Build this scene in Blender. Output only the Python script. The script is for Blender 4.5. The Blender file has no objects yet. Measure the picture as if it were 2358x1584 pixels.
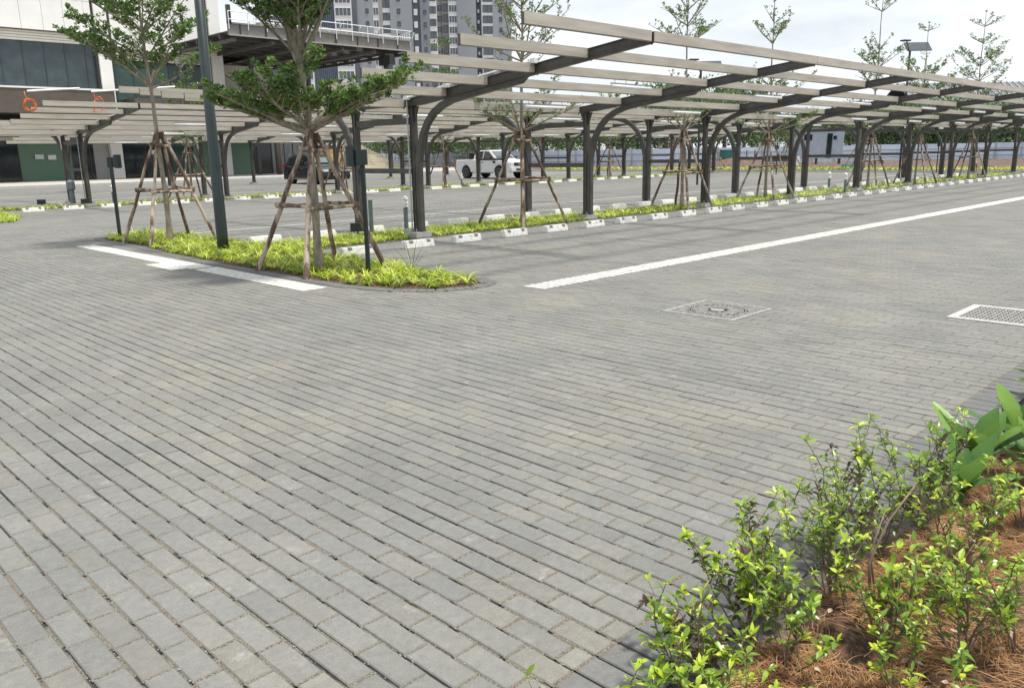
import bpy, math, random
import numpy as np
from mathutils import Vector, Matrix
PI = math.pi
scene = bpy.context.scene
COL = scene.collection
# ------------------------------------------------------------------ camera
F_PX, PITCH, ROLL, YAW, CAM_H = 1872.83, 0.2302, -0.0178, 0.7827, 1.58
cd = bpy.data.cameras.new('camera'); cam = bpy.data.objects.new('camera', cd); COL.objects.link(cam)
fw = Vector((math.sin(YAW)*math.cos(PITCH), math.cos(YAW)*math.cos(PITCH), -math.sin(PITCH)))
r0 = Vector((math.cos(YAW), -math.sin(YAW), 0)); u0 = r0.cross(fw)
RV = math.cos(ROLL)*r0 + math.sin(ROLL)*u0; UV = -math.sin(ROLL)*r0 + math.cos(ROLL)*u0
M = Matrix((RV, UV, -fw)).transposed().to_4x4(); M.translation = (0, 0, CAM_H)
cam.matrix_world = M
cd.sensor_width = 36; cd.lens = F_PX/2358*36; cd.clip_end = 3000; cd.clip_start = 0.05
scene.camera = cam
# ------------------------------------------------------------------ sky and sun
SUN_AZ = (0.45, -0.60); SUN_EL = math.radians(74)
world = bpy.data.worlds.new("World"); scene.world = world; world.use_nodes = True
wn = world.node_tree; wn.nodes.clear()
wo = wn.nodes.new('ShaderNodeOutputWorld'); bg = wn.nodes.new('ShaderNodeBackground')
sky = wn.nodes.new('ShaderNodeTexSky'); sky.sky_type = 'NISHITA'; sky.sun_disc = False
sky.sun_elevation = SUN_EL; sky.sun_rotation = math.atan2(SUN_AZ[0], SUN_AZ[1]) % (2*PI)
sky.air_density = 1.0; sky.dust_density = 2.0; sky.ozone_density = 1.0
tc = wn.nodes.new('ShaderNodeTexCoord'); mp = wn.nodes.new('ShaderNodeMapping'); mp.inputs['Scale'].default_value = (1.2, 1.2, 4.5)
mp.inputs['Location'].default_value = (0.9, 0.35, 0.2)
nz = wn.nodes.new('ShaderNodeTexNoise'); nz.inputs['Scale'].default_value = 1.7; nz.inputs['Detail'].default_value = 7; nz.inputs['Roughness'].default_value = .55
rp = wn.nodes.new('ShaderNodeValToRGB'); rp.color_ramp.elements[0].position = .30; rp.color_ramp.elements[1].position = .56
rp.color_ramp.elements[0].color = (.30, .30, .30, 1); rp.color_ramp.elements[1].color = (1, 1, 1, 1)
mx = wn.nodes.new('ShaderNodeMixRGB'); mx.inputs[2].default_value = (8.6, 9.0, 9.3, 1)
bg.inputs['Strength'].default_value = 0.098
L = wn.links.new
L(tc.outputs['Generated'], mp.inputs['Vector']); L(mp.outputs[0], nz.inputs['Vector']); L(nz.outputs['Fac'], rp.inputs[0])
L(rp.outputs[0], mx.inputs[0]); L(sky.outputs[0], mx.inputs[1]); L(mx.outputs[0], bg.inputs[0]); L(bg.outputs[0], wo.inputs[0])
sd = bpy.data.lights.new('sun', 'SUN'); sd.energy = 3.6; sd.angle = math.radians(7); sd.color = (1.0, .95, .86)
sun = bpy.data.objects.new('sun', sd); COL.objects.link(sun); sun.location = (0, 0, 30)
hd = Vector((SUN_AZ[0], SUN_AZ[1], 0)).normalized()
sdir = Vector((hd.x*math.cos(SUN_EL), hd.y*math.cos(SUN_EL), math.sin(SUN_EL)))
sun.rotation_euler = sdir.to_track_quat('Z', 'Y').to_euler()
vs = scene.view_settings; vs.view_transform = 'Standard'; vs.look = 'None'; vs.gamma = 1; vs.use_curve_mapping = False
vs.exposure = 0.31
scene.render.engine = 'CYCLES'; scene.cycles.max_bounces = 6; scene.cycles.transparent_max_bounces = 4
scene.cycles.use_denoising = True

# ------------------------------------------------------------------ helpers
class MB:
    def __init__(s): s.v = []; s.f = []; s.mi = []; s.t = []; s.cur = 0; s.tint = 0.5; s.o = (0, 0, 0)
    def add(s, vs, fs):
        n = len(s.v); ox, oy, oz = s.o
        s.v += [(a-ox, b-oy, c-oz) for a, b, c in vs]; s.t += [s.tint]*len(vs)
        for f in fs: s.f.append(tuple(i+n for i in f)); s.mi.append(s.cur)
    def box(s, x0, x1, y0, y1, z0, z1):
        s.add([(x0,y0,z0),(x1,y0,z0),(x1,y1,z0),(x0,y1,z0),(x0,y0,z1),(x1,y0,z1),(x1,y1,z1),(x0,y1,z1)],
              [(0,3,2,1),(4,5,6,7),(0,1,5,4),(1,2,6,5),(2,3,7,6),(3,0,4,7)])
    def cbox(s, c, sx, sy, sz, rot=0):
        ca, sa = math.cos(rot), math.sin(rot); P = []
        for z in (-sz/2, sz/2):
            for x, y in ((-sx/2,-sy/2),(sx/2,-sy/2),(sx/2,sy/2),(-sx/2,sy/2)):
                P.append((c[0]+ca*x-sa*y, c[1]+sa*x+ca*y, c[2]+z))
        s.add(P, [(0,3,2,1),(4,5,6,7),(0,1,5,4),(1,2,6,5),(2,3,7,6),(3,0,4,7)])
    def bar(s, a, b, w, h, up=(0,0,1)):
        a = Vector(a); b = Vector(b); d = (b-a).normalized(); up = Vector(up)
        sx = d.cross(up)
        if sx.length < 1e-4: sx = d.cross(Vector((1,0,0)))
        sx.normalize(); u = sx.cross(d)
        P = []
        for c in (a, b):
            for i, j in ((-1,-1),(1,-1),(1,1),(-1,1)): P.append(tuple(c+sx*(i*w/2)+u*(j*h/2)))
        s.add(P, [(0,1,2,3),(7,6,5,4),(0,4,5,1),(1,5,6,2),(2,6,7,3),(3,7,4,0)])
    def tube(s, pts, rad, n=6, caps=True):
        pts = [Vector(p) for p in pts]
        if not hasattr(rad, '__len__'): rad = [rad]*len(pts)
        P = []; ref = None
        for i, p in enumerate(pts):
            d = (pts[min(i+1, len(pts)-1)]-pts[max(i-1, 0)])
            d = d.normalized() if d.length > 1e-9 else Vector((0,0,1))
            if ref is None:
                ref = d.cross(Vector((0,0,1)))
                if ref.length < .1: ref = d.cross(Vector((1,0,0)))
            else: ref = ref - d*ref.dot(d)
            if ref.length < 1e-6: ref = d.cross(Vector((.3,1,.2)))
            ref.normalize(); b = d.cross(ref)
            for k in range(n):
                a = 2*PI*k/n; P.append(tuple(p+(ref*math.cos(a)+b*math.sin(a))*rad[i]))
        F = []
        for i in range(len(pts)-1):
            for k in range(n):
                F.append((i*n+k, i*n+(k+1)%n, (i+1)*n+(k+1)%n, (i+1)*n+k))
        if caps: F.append(tuple(range(n-1, -1, -1))); F.append(tuple((len(pts)-1)*n+k for k in range(n)))
        s.add(P, F)
    def prism(s, poly, a, b, fn):            # poly 2D list, extruded from a to b; fn(u, v, w) -> xyz
        n = len(poly)
        P = [fn(u, v, a) for u, v in poly]+[fn(u, v, b) for u, v in poly]
        s.add(P, [tuple(range(n)), tuple(range(2*n-1, n-1, -1))]+[(i, n+i, n+(i+1)%n, (i+1)%n) for i in range(n)])
    def quad(s, a, b, c, d): s.add([a, b, c, d], [(0,1,2,3)])
    def mesh(s, name, mats, smooth=False):
        me = bpy.data.meshes.new(name); me.from_pydata(s.v, [], s.f)
        if not isinstance(mats, (list, tuple)): mats = [mats]
        for m in mats: me.materials.append(m)
        if len(mats) > 1: me.polygons.foreach_set('material_index', s.mi)
        at = me.attributes.new('tint', 'FLOAT', 'POINT'); at.data.foreach_set('value', s.t)
        if smooth: me.polygons.foreach_set('use_smooth', [True]*len(s.f))
        me.validate(); me.update(); return me
    def build(s, name, mats, parent=None, smooth=False, loc=(0,0,0)):
        o = bpy.data.objects.new(name, s.mesh(name, mats, smooth)); COL.objects.link(o); o.location = loc
        if parent is not None: o.parent = parent
        return o
def fixn(o):                                  # outward normals on small solid meshes
    import bmesh
    bm = bmesh.new(); bm.from_mesh(o.data); bmesh.ops.recalc_face_normals(bm, faces=bm.faces); bm.to_mesh(o.data); bm.free(); return o
def tag(o, label=None, cat=None, group=None, kind=None):
    if label: o['label'] = label
    if cat: o['category'] = cat
    if group: o['group'] = group
    if kind: o['kind'] = kind
    return o
def empty(name, loc=(0,0,0), rz=0, label=None, cat=None, group=None):
    o = bpy.data.objects.new(name, None); COL.objects.link(o); o.location = loc; o.rotation_euler = (0, 0, rz)
    o.empty_display_size = .2
    return tag(o, label, cat, group)
def inst(src, name, parent=None, loc=(0,0,0), rot=(0,0,0), scale=(1,1,1)):
    o = bpy.data.objects.new(name, src if isinstance(src, bpy.types.Mesh) else src.data); COL.objects.link(o)
    o.location = loc; o.rotation_euler = rot; o.scale = scale
    if parent is not None: o.parent = parent
    return o
KIDS = {}
def copy_tree(o, parent=None):
    c = o.copy(); COL.objects.link(c)
    if parent is not None: c.parent = parent
    for ch in list(o.children): copy_tree(ch, c)
    return c

# ------------------------------------------------------------------ materials
def newmat(name):
    m = bpy.data.materials.new(name); m.use_nodes = True; nt = m.node_tree
    return m, nt, nt.nodes['Principled BSDF']
def node(nt, t, **k):
    n = nt.nodes.new(t)
    for a, b in k.items(): setattr(n, a, b)
    return n
def mat(name, col, rough=.6, metal=0, var=.15, scale=6, bump=0, bscale=40, col2=None, stretch=(1,1,1), spec=.5, lo=.35, hi=.65):
    m, nt, b = newmat(name); L = nt.links.new
    b.inputs['Roughness'].default_value = rough; b.inputs['Metallic'].default_value = metal
    b.inputs['Specular IOR Level'].default_value = spec
    g = node(nt, 'ShaderNodeNewGeometry'); mp = node(nt, 'ShaderNodeMapping'); mp.inputs['Scale'].default_value = stretch
    L(g.outputs['Position'], mp.inputs['Vector'])
    n = node(nt, 'ShaderNodeTexNoise'); n.inputs['Scale'].default_value = scale; n.inputs['Detail'].default_value = 6; n.inputs['Roughness'].default_value = .62
    L(mp.outputs[0], n.inputs['Vector'])
    r = node(nt, 'ShaderNodeValToRGB'); r.color_ramp.elements[0].position = lo; r.color_ramp.elements[1].position = hi
    c2 = col2 if col2 else tuple(c*(1-var) for c in col); c1 = col if col2 else tuple(min(1, c*(1+var)) for c in col)
    r.color_ramp.elements[0].color = (*c2, 1); r.color_ramp.elements[1].color = (*c1, 1)
    L(n.outputs['Fac'], r.inputs[0]); L(r.outputs[0], b.inputs['Base Color'])
    if bump:
        n2 = node(nt, 'ShaderNodeTexNoise'); n2.inputs['Scale'].default_value = bscale; n2.inputs['Detail'].default_value = 5
        L(mp.outputs[0], n2.inputs['Vector']); bp = node(nt, 'ShaderNodeBump'); bp.inputs['Strength'].default_value = bump; bp.inputs['Distance'].default_value = .01
        L(n2.outputs['Fac'], bp.inputs['Height']); L(bp.outputs[0], b.inputs['Normal'])
    return m
def glass(name, col=(.02,.03,.035), rough=.06, refl=.5):
    m, nt, b = newmat(name)
    b.inputs['Base Color'].default_value = (*col, 1); b.inputs['Roughness'].default_value = rough; b.inputs['Specular IOR Level'].default_value = refl
    n = node(nt, 'ShaderNodeTexNoise'); n.inputs['Scale'].default_value = 1.3; n.inputs['Detail'].default_value = 3
    g = node(nt, 'ShaderNodeNewGeometry'); nt.links.new(g.outputs['Position'], n.inputs['Vector'])
    r = node(nt, 'ShaderNodeValToRGB'); r.color_ramp.elements[0].color = (*[c*.5 for c in col], 1); r.color_ramp.elements[1].color = (*[c*1.6 for c in col], 1)
    nt.links.new(n.outputs['Fac'], r.inputs[0]); nt.links.new(r.outputs[0], b.inputs['Base Color'])
    return m
def leafmat(name, stops, rough=.42, trans=.25, spec=.5):
    m, nt, b = newmat(name); L = nt.links.new
    a = node(nt, 'ShaderNodeAttribute', attribute_name='tint'); r = node(nt, 'ShaderNodeValToRGB')
    els = r.color_ramp.elements
    while len(els) < len(stops): els.new(.5)
    for e, (p, c) in zip(els, stops): e.position = p; e.color = (*c, 1)
    L(a.outputs['Fac'], r.inputs[0]); L(r.outputs[0], b.inputs['Base Color'])
    b.inputs['Roughness'].default_value = rough; b.inputs['Specular IOR Level'].default_value = spec
    t = node(nt, 'ShaderNodeBsdfTranslucent'); mixs = node(nt, 'ShaderNodeMixShader'); mixs.inputs[0].default_value = trans
    br = node(nt, 'ShaderNodeBrightContrast'); br.inputs['Bright'].default_value = .03
    L(r.outputs[0], br.inputs[0]); L(br.outputs[0], t.inputs[0])
    out = nt.nodes['Material Output']; L(b.outputs[0], mixs.inputs[1]); L(t.outputs[0], mixs.inputs[2]); L(mixs.outputs[0], out.inputs[0])
    return m
# pavers: brick index worked out from the world position, so single pavers and the joined rest share one material
PW, PL, PX0, PY0 = .108, .244, -.016, .090
def pavermat(name, base, tan, joints=False, dust=1.0):
    m, nt, b = newmat(name); L = nt.links.new
    def mth(op, a, c=None):
        n = node(nt, 'ShaderNodeMath', operation=op)
        for i, v in enumerate((a, c)):
            if v is None: continue
            if isinstance(v, (int, float)): n.inputs[i].default_value = v
            else: L(v, n.inputs[i])
        return n.outputs[0]
    g = node(nt, 'ShaderNodeNewGeometry'); sx = node(nt, 'ShaderNodeSeparateXYZ'); L(g.outputs['Position'], sx.inputs[0])
    u = mth('DIVIDE', mth('SUBTRACT', sx.outputs[0], PX0), PW); i = mth('FLOOR', u)
    par = mth('MULTIPLY', mth('FRACT', mth('MULTIPLY', i, .5)), 1.0)            # 0 or .5
    v = mth('SUBTRACT', mth('DIVIDE', mth('SUBTRACT', sx.outputs[1], PY0), PL), par); j = mth('FLOOR', v)
    cx = node(nt, 'ShaderNodeCombineXYZ'); L(i, cx.inputs[0]); L(j, cx.inputs[1])
    w = node(nt, 'ShaderNodeTexWhiteNoise', noise_dimensions='2D'); L(cx.outputs[0], w.inputs['Vector'])
    sc = node(nt, 'ShaderNodeSeparateColor'); L(w.outputs['Color'], sc.inputs[0])
    def mixc(f, a, c, mode='MIX'):
        n = node(nt, 'ShaderNodeMixRGB', blend_type=mode)
        for k, vv in ((0, f), (1, a), (2, c)):
            if isinstance(vv, (int, float)): n.inputs[k].default_value = vv
            elif isinstance(vv, tuple): n.inputs[k].default_value = (*vv, 1)
            else: L(vv, n.inputs[k])
        return n.outputs[0]
    def noise(scale, detail=5, rough=.6):
        n = node(nt, 'ShaderNodeTexNoise'); n.inputs['Scale'].default_value = scale; n.inputs['Detail'].default_value = detail; n.inputs['Roughness'].default_value = rough
        L(g.outputs['Position'], n.inputs['Vector']); return n.outputs['Fac']
    def ramp(x, p0, p1, a=0., c=1.):
        r = node(nt, 'ShaderNodeMapRange'); r.inputs[1].default_value = p0; r.inputs[2].default_value = p1; r.inputs[3].default_value = a; r.inputs[4].default_value = c
        r.clamp = True; L(x, r.inputs[0]); return r.outputs[0]
    warm = mth('ADD', ramp(noise(.55, 3), .42, .70, 0, .75), mth('MULTIPLY', ramp(sc.outputs[0], .62, 1.0), .45))
    c = mixc(ramp(warm, 0, 1.3), base, tan)
    val = mth('ADD', mth('MULTIPLY', sc.outputs[1], .13), mth('MULTIPLY', ramp(noise(1.1, 4), .3, .7), .20))
    val = mth('ADD', val, .83)
    c = mixc(1.0, c, mixc(0.0, mixc(1, (0,0,0), val, 'ADD'), (0,0,0)), 'MULTIPLY')
    fine = noise(230, 3, .8); c = mixc(.8, c, mixc(1, (0,0,0), ramp(fine, .3, .72, .62, 1.3), 'ADD'), 'MULTIPLY')
    mot = noise(26, 5, .7); c = mixc(.9, c, mixc(1, (0,0,0), ramp(mot, .3, .75, .84, 1.16), 'ADD'), 'MULTIPLY')
    # pale cement and dust smears on a few pavers
    sm = mth('MULTIPLY', ramp(noise(9, 6, .7), .56, .72), ramp(sc.outputs[2], .70, .98)); c = mixc(mth('MULTIPLY', sm, .45*dust), c, (.50, .49, .44))
    big = mth('GREATER_THAN', sc.outputs[2], 1.5); c = mixc(mth('MULTIPLY', big, .35*dust), c, (.46, .45, .40))
    if joints:
        fu = mth('FRACT', u); fv = mth('FRACT', v)
        ju = mth('LESS_THAN', fu, .10); jv = mth('LESS_THAN', fv, .035)
        c = mixc(mth('MULTIPLY', ju, .72), c, (.055, .055, .055)); c = mixc(mth('MULTIPLY', jv, .45), c, (.09, .085, .075))
    L(c, b.inputs['Base Color']); b.inputs['Roughness'].default_value = .82; b.inputs['Specular IOR Level'].default_value = .35
    bp = node(nt, 'ShaderNodeBump'); bp.inputs['Strength'].default_value = .35; bp.inputs['Distance'].default_value = .002
    L(fine, bp.inputs['Height']); L(bp.outputs[0], b.inputs['Normal'])
    return m
GREY, TAN = (.194, .195, .188), (.228, .216, .184)
M_paver = pavermat('paver_concrete', GREY, TAN)
M_paverdark = pavermat('dark_paver_concrete', (.150, .154, .157), (.162, .158, .148), dust=.4)
M_paverfar = pavermat('paver_concrete_far', GREY, TAN, joints=True)
M_sand = mat('joint_sand', (.20, .18, .145), .95, scale=9, bump=.8, bscale=300, col2=(.06, .057, .052), lo=.44, hi=.60)
M_sanddark = mat('dark_joint_dirt', (.10, .095, .085), .95, scale=40, col2=(.03, .03, .03))
M_fill = mat('gritty_joint_fill', (.34, .305, .24), .95, scale=210, bump=1, bscale=300, col2=(.085, .075, .06), lo=.40, hi=.58)
M_white = mat('road_paint', (.68, .68, .64), .6, var=.12, scale=14, col2=(.40, .39, .35), lo=.34, hi=.56, bump=.2)
M_char = mat('charcoal_steel', (.088, .082, .075), .42, var=.12, scale=3, col2=(.048, .045, .042))
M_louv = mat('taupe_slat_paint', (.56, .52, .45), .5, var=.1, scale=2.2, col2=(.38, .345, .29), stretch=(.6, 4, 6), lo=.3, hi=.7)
M_slatdark = mat('slat_dark_side_paint', (.13, .115, .095), .5, var=.1, scale=2)  # dark brown of slat undersides, backs, ends and bottom lips
M_conc = mat('concrete', (.52, .52, .49), .8, var=.25, scale=18, bump=.25, bscale=60, col2=(.36, .36, .33))
M_stop = mat('wheel_stop_concrete', (.82, .81, .77), .75, scale=14, bump=.25, bscale=70, col2=(.52, .515, .48), lo=.28, hi=.52)
M_recess = mat('recess_dark', (.20, .18, .165), .8)  # dark tone of the small blocks standing for the stop notches
M_steel = mat('galvanised_steel', (.46, .48, .48), .35, metal=.8, var=.15, scale=20)
M_wpipe = mat('white_pipe', (.80, .81, .80), .35, var=.05)
M_lampglass = mat('tube_light_white', (.85, .87, .88), .3, var=.03)
M_green = mat('green_black_paint', (.020, .034, .034), .35, var=.15, scale=5)
M_pvc = mat('grey_plastic_pipe', (.145, .185, .195), .4, var=.1, scale=9)
M_plastic = mat('white_plastic_wrap', (.80, .82, .82), .3, bump=.9, bscale=45)
M_orange = mat('orange_cable', (.85, .20, .05), .45, var=.1)
M_bark = mat('trunk_bark', (.36, .32, .25), .9, scale=14, bump=.7, bscale=50, col2=(.18, .155, .12), stretch=(1,1,.35))
M_pole = mat('stake_pole_bark', (.50, .41, .33), .9, scale=7, bump=.9, bscale=60, col2=(.13, .085, .065), stretch=(1,1,.25), lo=.46, hi=.60)
M_twine = mat('binding_cloth', (.05, .045, .04), .9)
M_soil = mat('red_brown_soil', (.17, .115, .085), .95, scale=2.5, bump=1, bscale=12, col2=(.075, .05, .04))
M_bedsoil = mat('bed_soil', (.15, .08, .045), .95, scale=30, bump=1, bscale=90, col2=(.035, .022, .015), lo=.42, hi=.6)
M_kerb = mat('kerb_concrete', (.50, .50, .48), .8, var=.12, scale=5, bump=.2)
M_plaza = mat('plaza_paving', (.44, .42, .39), .8, var=.08, scale=3)
M_pink = mat('pink_edge_tile', (.40, .22, .18), .8, var=.12, scale=4)
M_wpanel = mat('white_cladding', (.86, .85, .82), .5, var=.04, scale=.8)
M_wall_cream = mat('cream_wall', (.66, .63, .55), .7, var=.06, scale=1.5)
M_fascia = mat('brown_fascia', (.105, .088, .072), .6, var=.12, scale=2)
M_mull = mat('dark_frame', (.045, .045, .043), .4, var=.1)
M_gdark = glass('dark_glass', (.018, .026, .03)); M_gmid = glass('slate_glass', (.045, .062, .070), .12, .4)
M_ggreen = mat('green_board', (.15, .26, .18), .55, scale=2.5, col2=(.115, .20, .14), stretch=(1,1,12), var=.1)
M_gclear = glass('teal_glass', (.035, .075, .07), .08, .5)
M_curtain = mat('plastic_sheet_window', (.42, .43, .42), .35, scale=5, col2=(.10, .11, .11), stretch=(3,3,.15), lo=.3, hi=.62, bump=.5, bscale=12)
M_tgrey = mat('tower_grey', (.35, .38, .42), .8, var=.07, scale=.12)  # pale bluish tone, distance haze put into the wall colour
M_tdark = mat('tower_dark_grey', (.25, .28, .32), .8, var=.07, scale=.12)  # lightened and blued too, haze painted in instead of a volume
M_tblue = mat('tower_blue_panel', (.10, .14, .22), .5, var=.25, scale=.3)
M_twhite = mat('tower_white', (.82, .83, .84), .7, var=.04, scale=.2)
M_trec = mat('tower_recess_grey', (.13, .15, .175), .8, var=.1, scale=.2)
M_deckd = mat('deck_soffit_steel', (.10, .095, .09), .6, var=.15, scale=2)
M_deck = mat('deck_steel_paint', (.22, .205, .19), .6, var=.12, scale=2)
M_tlight = mat('tower_light_grey', (.36, .36, .35), .7, var=.06, scale=.2)
M_tglass = glass('tower_glass', (.10, .125, .145), .15, .6)
M_cabin = mat('cabin_sheet', (.40, .46, .55), .5, var=.1, scale=2)
M_fence = mat('pale_blue_sheet', (.56, .65, .79), .45, var=.07, scale=1.2)
M_teal = mat('teal_paint', (.02, .13, .12), .5)
M_tealbright = mat('teal_poster', (.03, .33, .36), .5)
M_gold = mat('yellow_timber', (.62, .40, .14), .6, var=.25, scale=3)
M_roof = mat('slate_roof', (.12, .135, .155), .5, var=.1, scale=1)
M_pink_b = mat('far_pink_block', (.60, .54, .53), .8, var=.03)
M_twhitecar = mat('white_car_paint', (.78, .78, .77), .22, var=.03, scale=2, col2=(.66, .63, .57), lo=.2, hi=.4)
M_suv = mat('bronze_car_paint', (.055, .052, .056), .2, metal=.5, var=.1)
M_tyre = mat('tyre_rubber', (.022, .022, .022), .8); M_rim = mat('wheel_alloy', (.30, .31, .33), .3, metal=.7); M_black = mat('black_trim', (.015, .015, .016), .45)
M_carglass = glass('car_glass', (.012, .016, .018), .03, .8); M_shield = glass('windscreen_glass', (.10, .13, .14), .05, .9)
M_chrome = mat('chrome', (.62, .63, .65), .15, metal=1); M_red = mat('red_lens', (.35, .02, .03), .25); M_head = mat('headlight_lens', (.72, .76, .80), .12)
M_solar = glass('solar_cells', (.035, .045, .065), .15, .7)
M_mh = mat('manhole_iron', (.38, .375, .35), .65, scale=20, col2=(.20, .195, .18), var=.2)
M_mhd = mat('manhole_gap', (.035, .035, .035), .8)
M_fol = leafmat('tree_leaf', [(0, (.035, .075, .018)), (.45, (.095, .18, .036)), (.8, (.19, .32, .06)), (1, (.38, .50, .13))], .27, .38)
M_folfar = leafmat('far_tree_leaf', [(0, (.045, .095, .055)), (.5, (.11, .19, .08)), (1, (.23, .33, .12))], .6, .2)
M_lily = leafmat('spider_plant_leaf', [(0, (.10, .19, .015)), (.35, (.34, .47, .03)), (.75, (.60, .68, .07)), (1, (.80, .82, .34))], .42, .35)
M_shrub = leafmat('shrub_leaf', [(0, (.085, .030, .035)), (.14, (.060, .05, .02)), (.3, (.065, .125, .014)), (.7, (.20, .33, .025)), (.88, (.42, .56, .035)), (1, (.66, .74, .08))], .33, .33)
M_canna = leafmat('canna_leaf', [(0, (.050, .13, .035)), (.5, (.12, .26, .045)), (1, (.28, .44, .08))], .35, .35)
M_twig = mat('twig', (.20, .15, .11), .8, var=.3, scale=30)
M_fibre = leafmat('coconut_fibre', [(0, (.11, .050, .024)), (.5, (.33, .175, .080)), (1, (.60, .37, .19))], .8, .1, .2)
M_smear = mat('dried_cement', (.36, .35, .315), .9, scale=70, col2=(.205, .20, .185), lo=.44, hi=.64)
M_dead = mat('dry_leaf', (.42, .34, .25), .8, var=.2, scale=30)

# ------------------------------------------------------------------ ground: parking lot paving
def island_poly():
    return [(6.58,7.32),(6.18,7.50),(5.88,7.90),(5.70,8.6),(5.65,9.6),(5.65,11.0),(5.68,12.5),(5.75,14.0),(5.86,15.5),(5.92,16.6),(5.86,17.4),(6.0,18.0),(6.45,18.55),(7.0,18.75),
            (7.35,18.3),(7.42,17.0),(7.42,14.2),(7.36,12.3),(7.28,10.4),(7.14,8.8),(7.0,7.7),(6.84,7.38)]
ISL = island_poly()
def inpoly(x, y, poly):
    c = False; n = len(poly)
    for i in range(n):
        x1, y1 = poly[i]; x2, y2 = poly[(i+1) % n]
        if (y1 > y) != (y2 > y) and x < (x2-x1)*(y-y1)/(y2-y1)+x1: c = not c
    return c
def offset(poly, d):
    cx = sum(p[0] for p in poly)/len(poly); n = len(poly); out = []
    for i, (x, y) in enumerate(poly):
        ax, ay = poly[i-1]; bx, by = poly[(i+1) % n]
        tx, ty = bx-ax, by-ay; l = math.hypot(tx, ty); nx, ny = -ty/l, tx/l       # polygon is clockwise seen from above -> left normal points out
        out.append((x+nx*d, y+ny*d))
    return out
area = sum(ISL[i][0]*ISL[(i+1) % len(ISL)][1]-ISL[(i+1) % len(ISL)][0]*ISL[i][1] for i in range(len(ISL)))
SGN = 1 if area < 0 else -1
ISL_OUT = offset(ISL, .12*SGN)
STRIP_Y = (12.5, 14.0)
MH = [(6.77, 7.58, 3.86, 4.66), (8.22, 9.06, 1.62, 2.44)]
RX0, RX1, RY0, RY1 = -1.3, 20.0, 1.215, 21.0
pav = bpy.data.objects.new('parking_lot_paving', None)
m = MB()   # sheets: everything outside the brick field at z = -1 mm, sand bed below the bricks
Z = -.001
for x0, x1, y0, y1 in ((-60, RX0, -40, 120), (RX0, 53.3, RY1, 57.0), (RX1, 53.3, 1.215, RY1), (RX0, 53.3, 57.0, 57.05)):
    m.quad((x0,y0,Z), (x1,y0,Z), (x1,y1,Z), (x0,y1,Z))
o = m.build('parking_lot_paving', M_paverfar); tag(o, kind='structure'); pav = o
m = MB(); m.quad((RX0,1.0,-.011), (RX1,1.0,-.011), (RX1,RY1,-.011), (RX0,RY1,-.011)); sb = m.build('joint_sand', M_sand, pav)
rng = random.Random(5)
DARKX = [9.40, 12.02, 14.62, 17.22]
def paver_geo(mb, cx, cy, w, l, dz, tx, ty, chamf=.0042):
    a, b = w/2, l/2; c = chamf; P = []
    for ring, z in (((a, b), -.03), ((a, b), -c), ((a-c, b-c), 0)):
        for sx, sy in ((-1,-1),(1,-1),(1,1),(-1,1)):
            x, y = sx*ring[0], sy*ring[1]; P.append((cx+x, cy+y, z+dz+(tx*x+ty*y if z > -.02 else 0)))
    mb.add(P, [(8,9,10,11)]+[(r*4+k, r*4+(k+1) % 4, (r+1)*4+(k+1) % 4, (r+1)*4+k) for r in (0, 1) for k in range(4)])
rest = MB(); cand = []; fill = MB()
from mathutils import noise as mn
i0 = int(math.floor((RX0-PX0)/PW)); i1 = int(math.floor((RX1-PX0)/PW))
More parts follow.
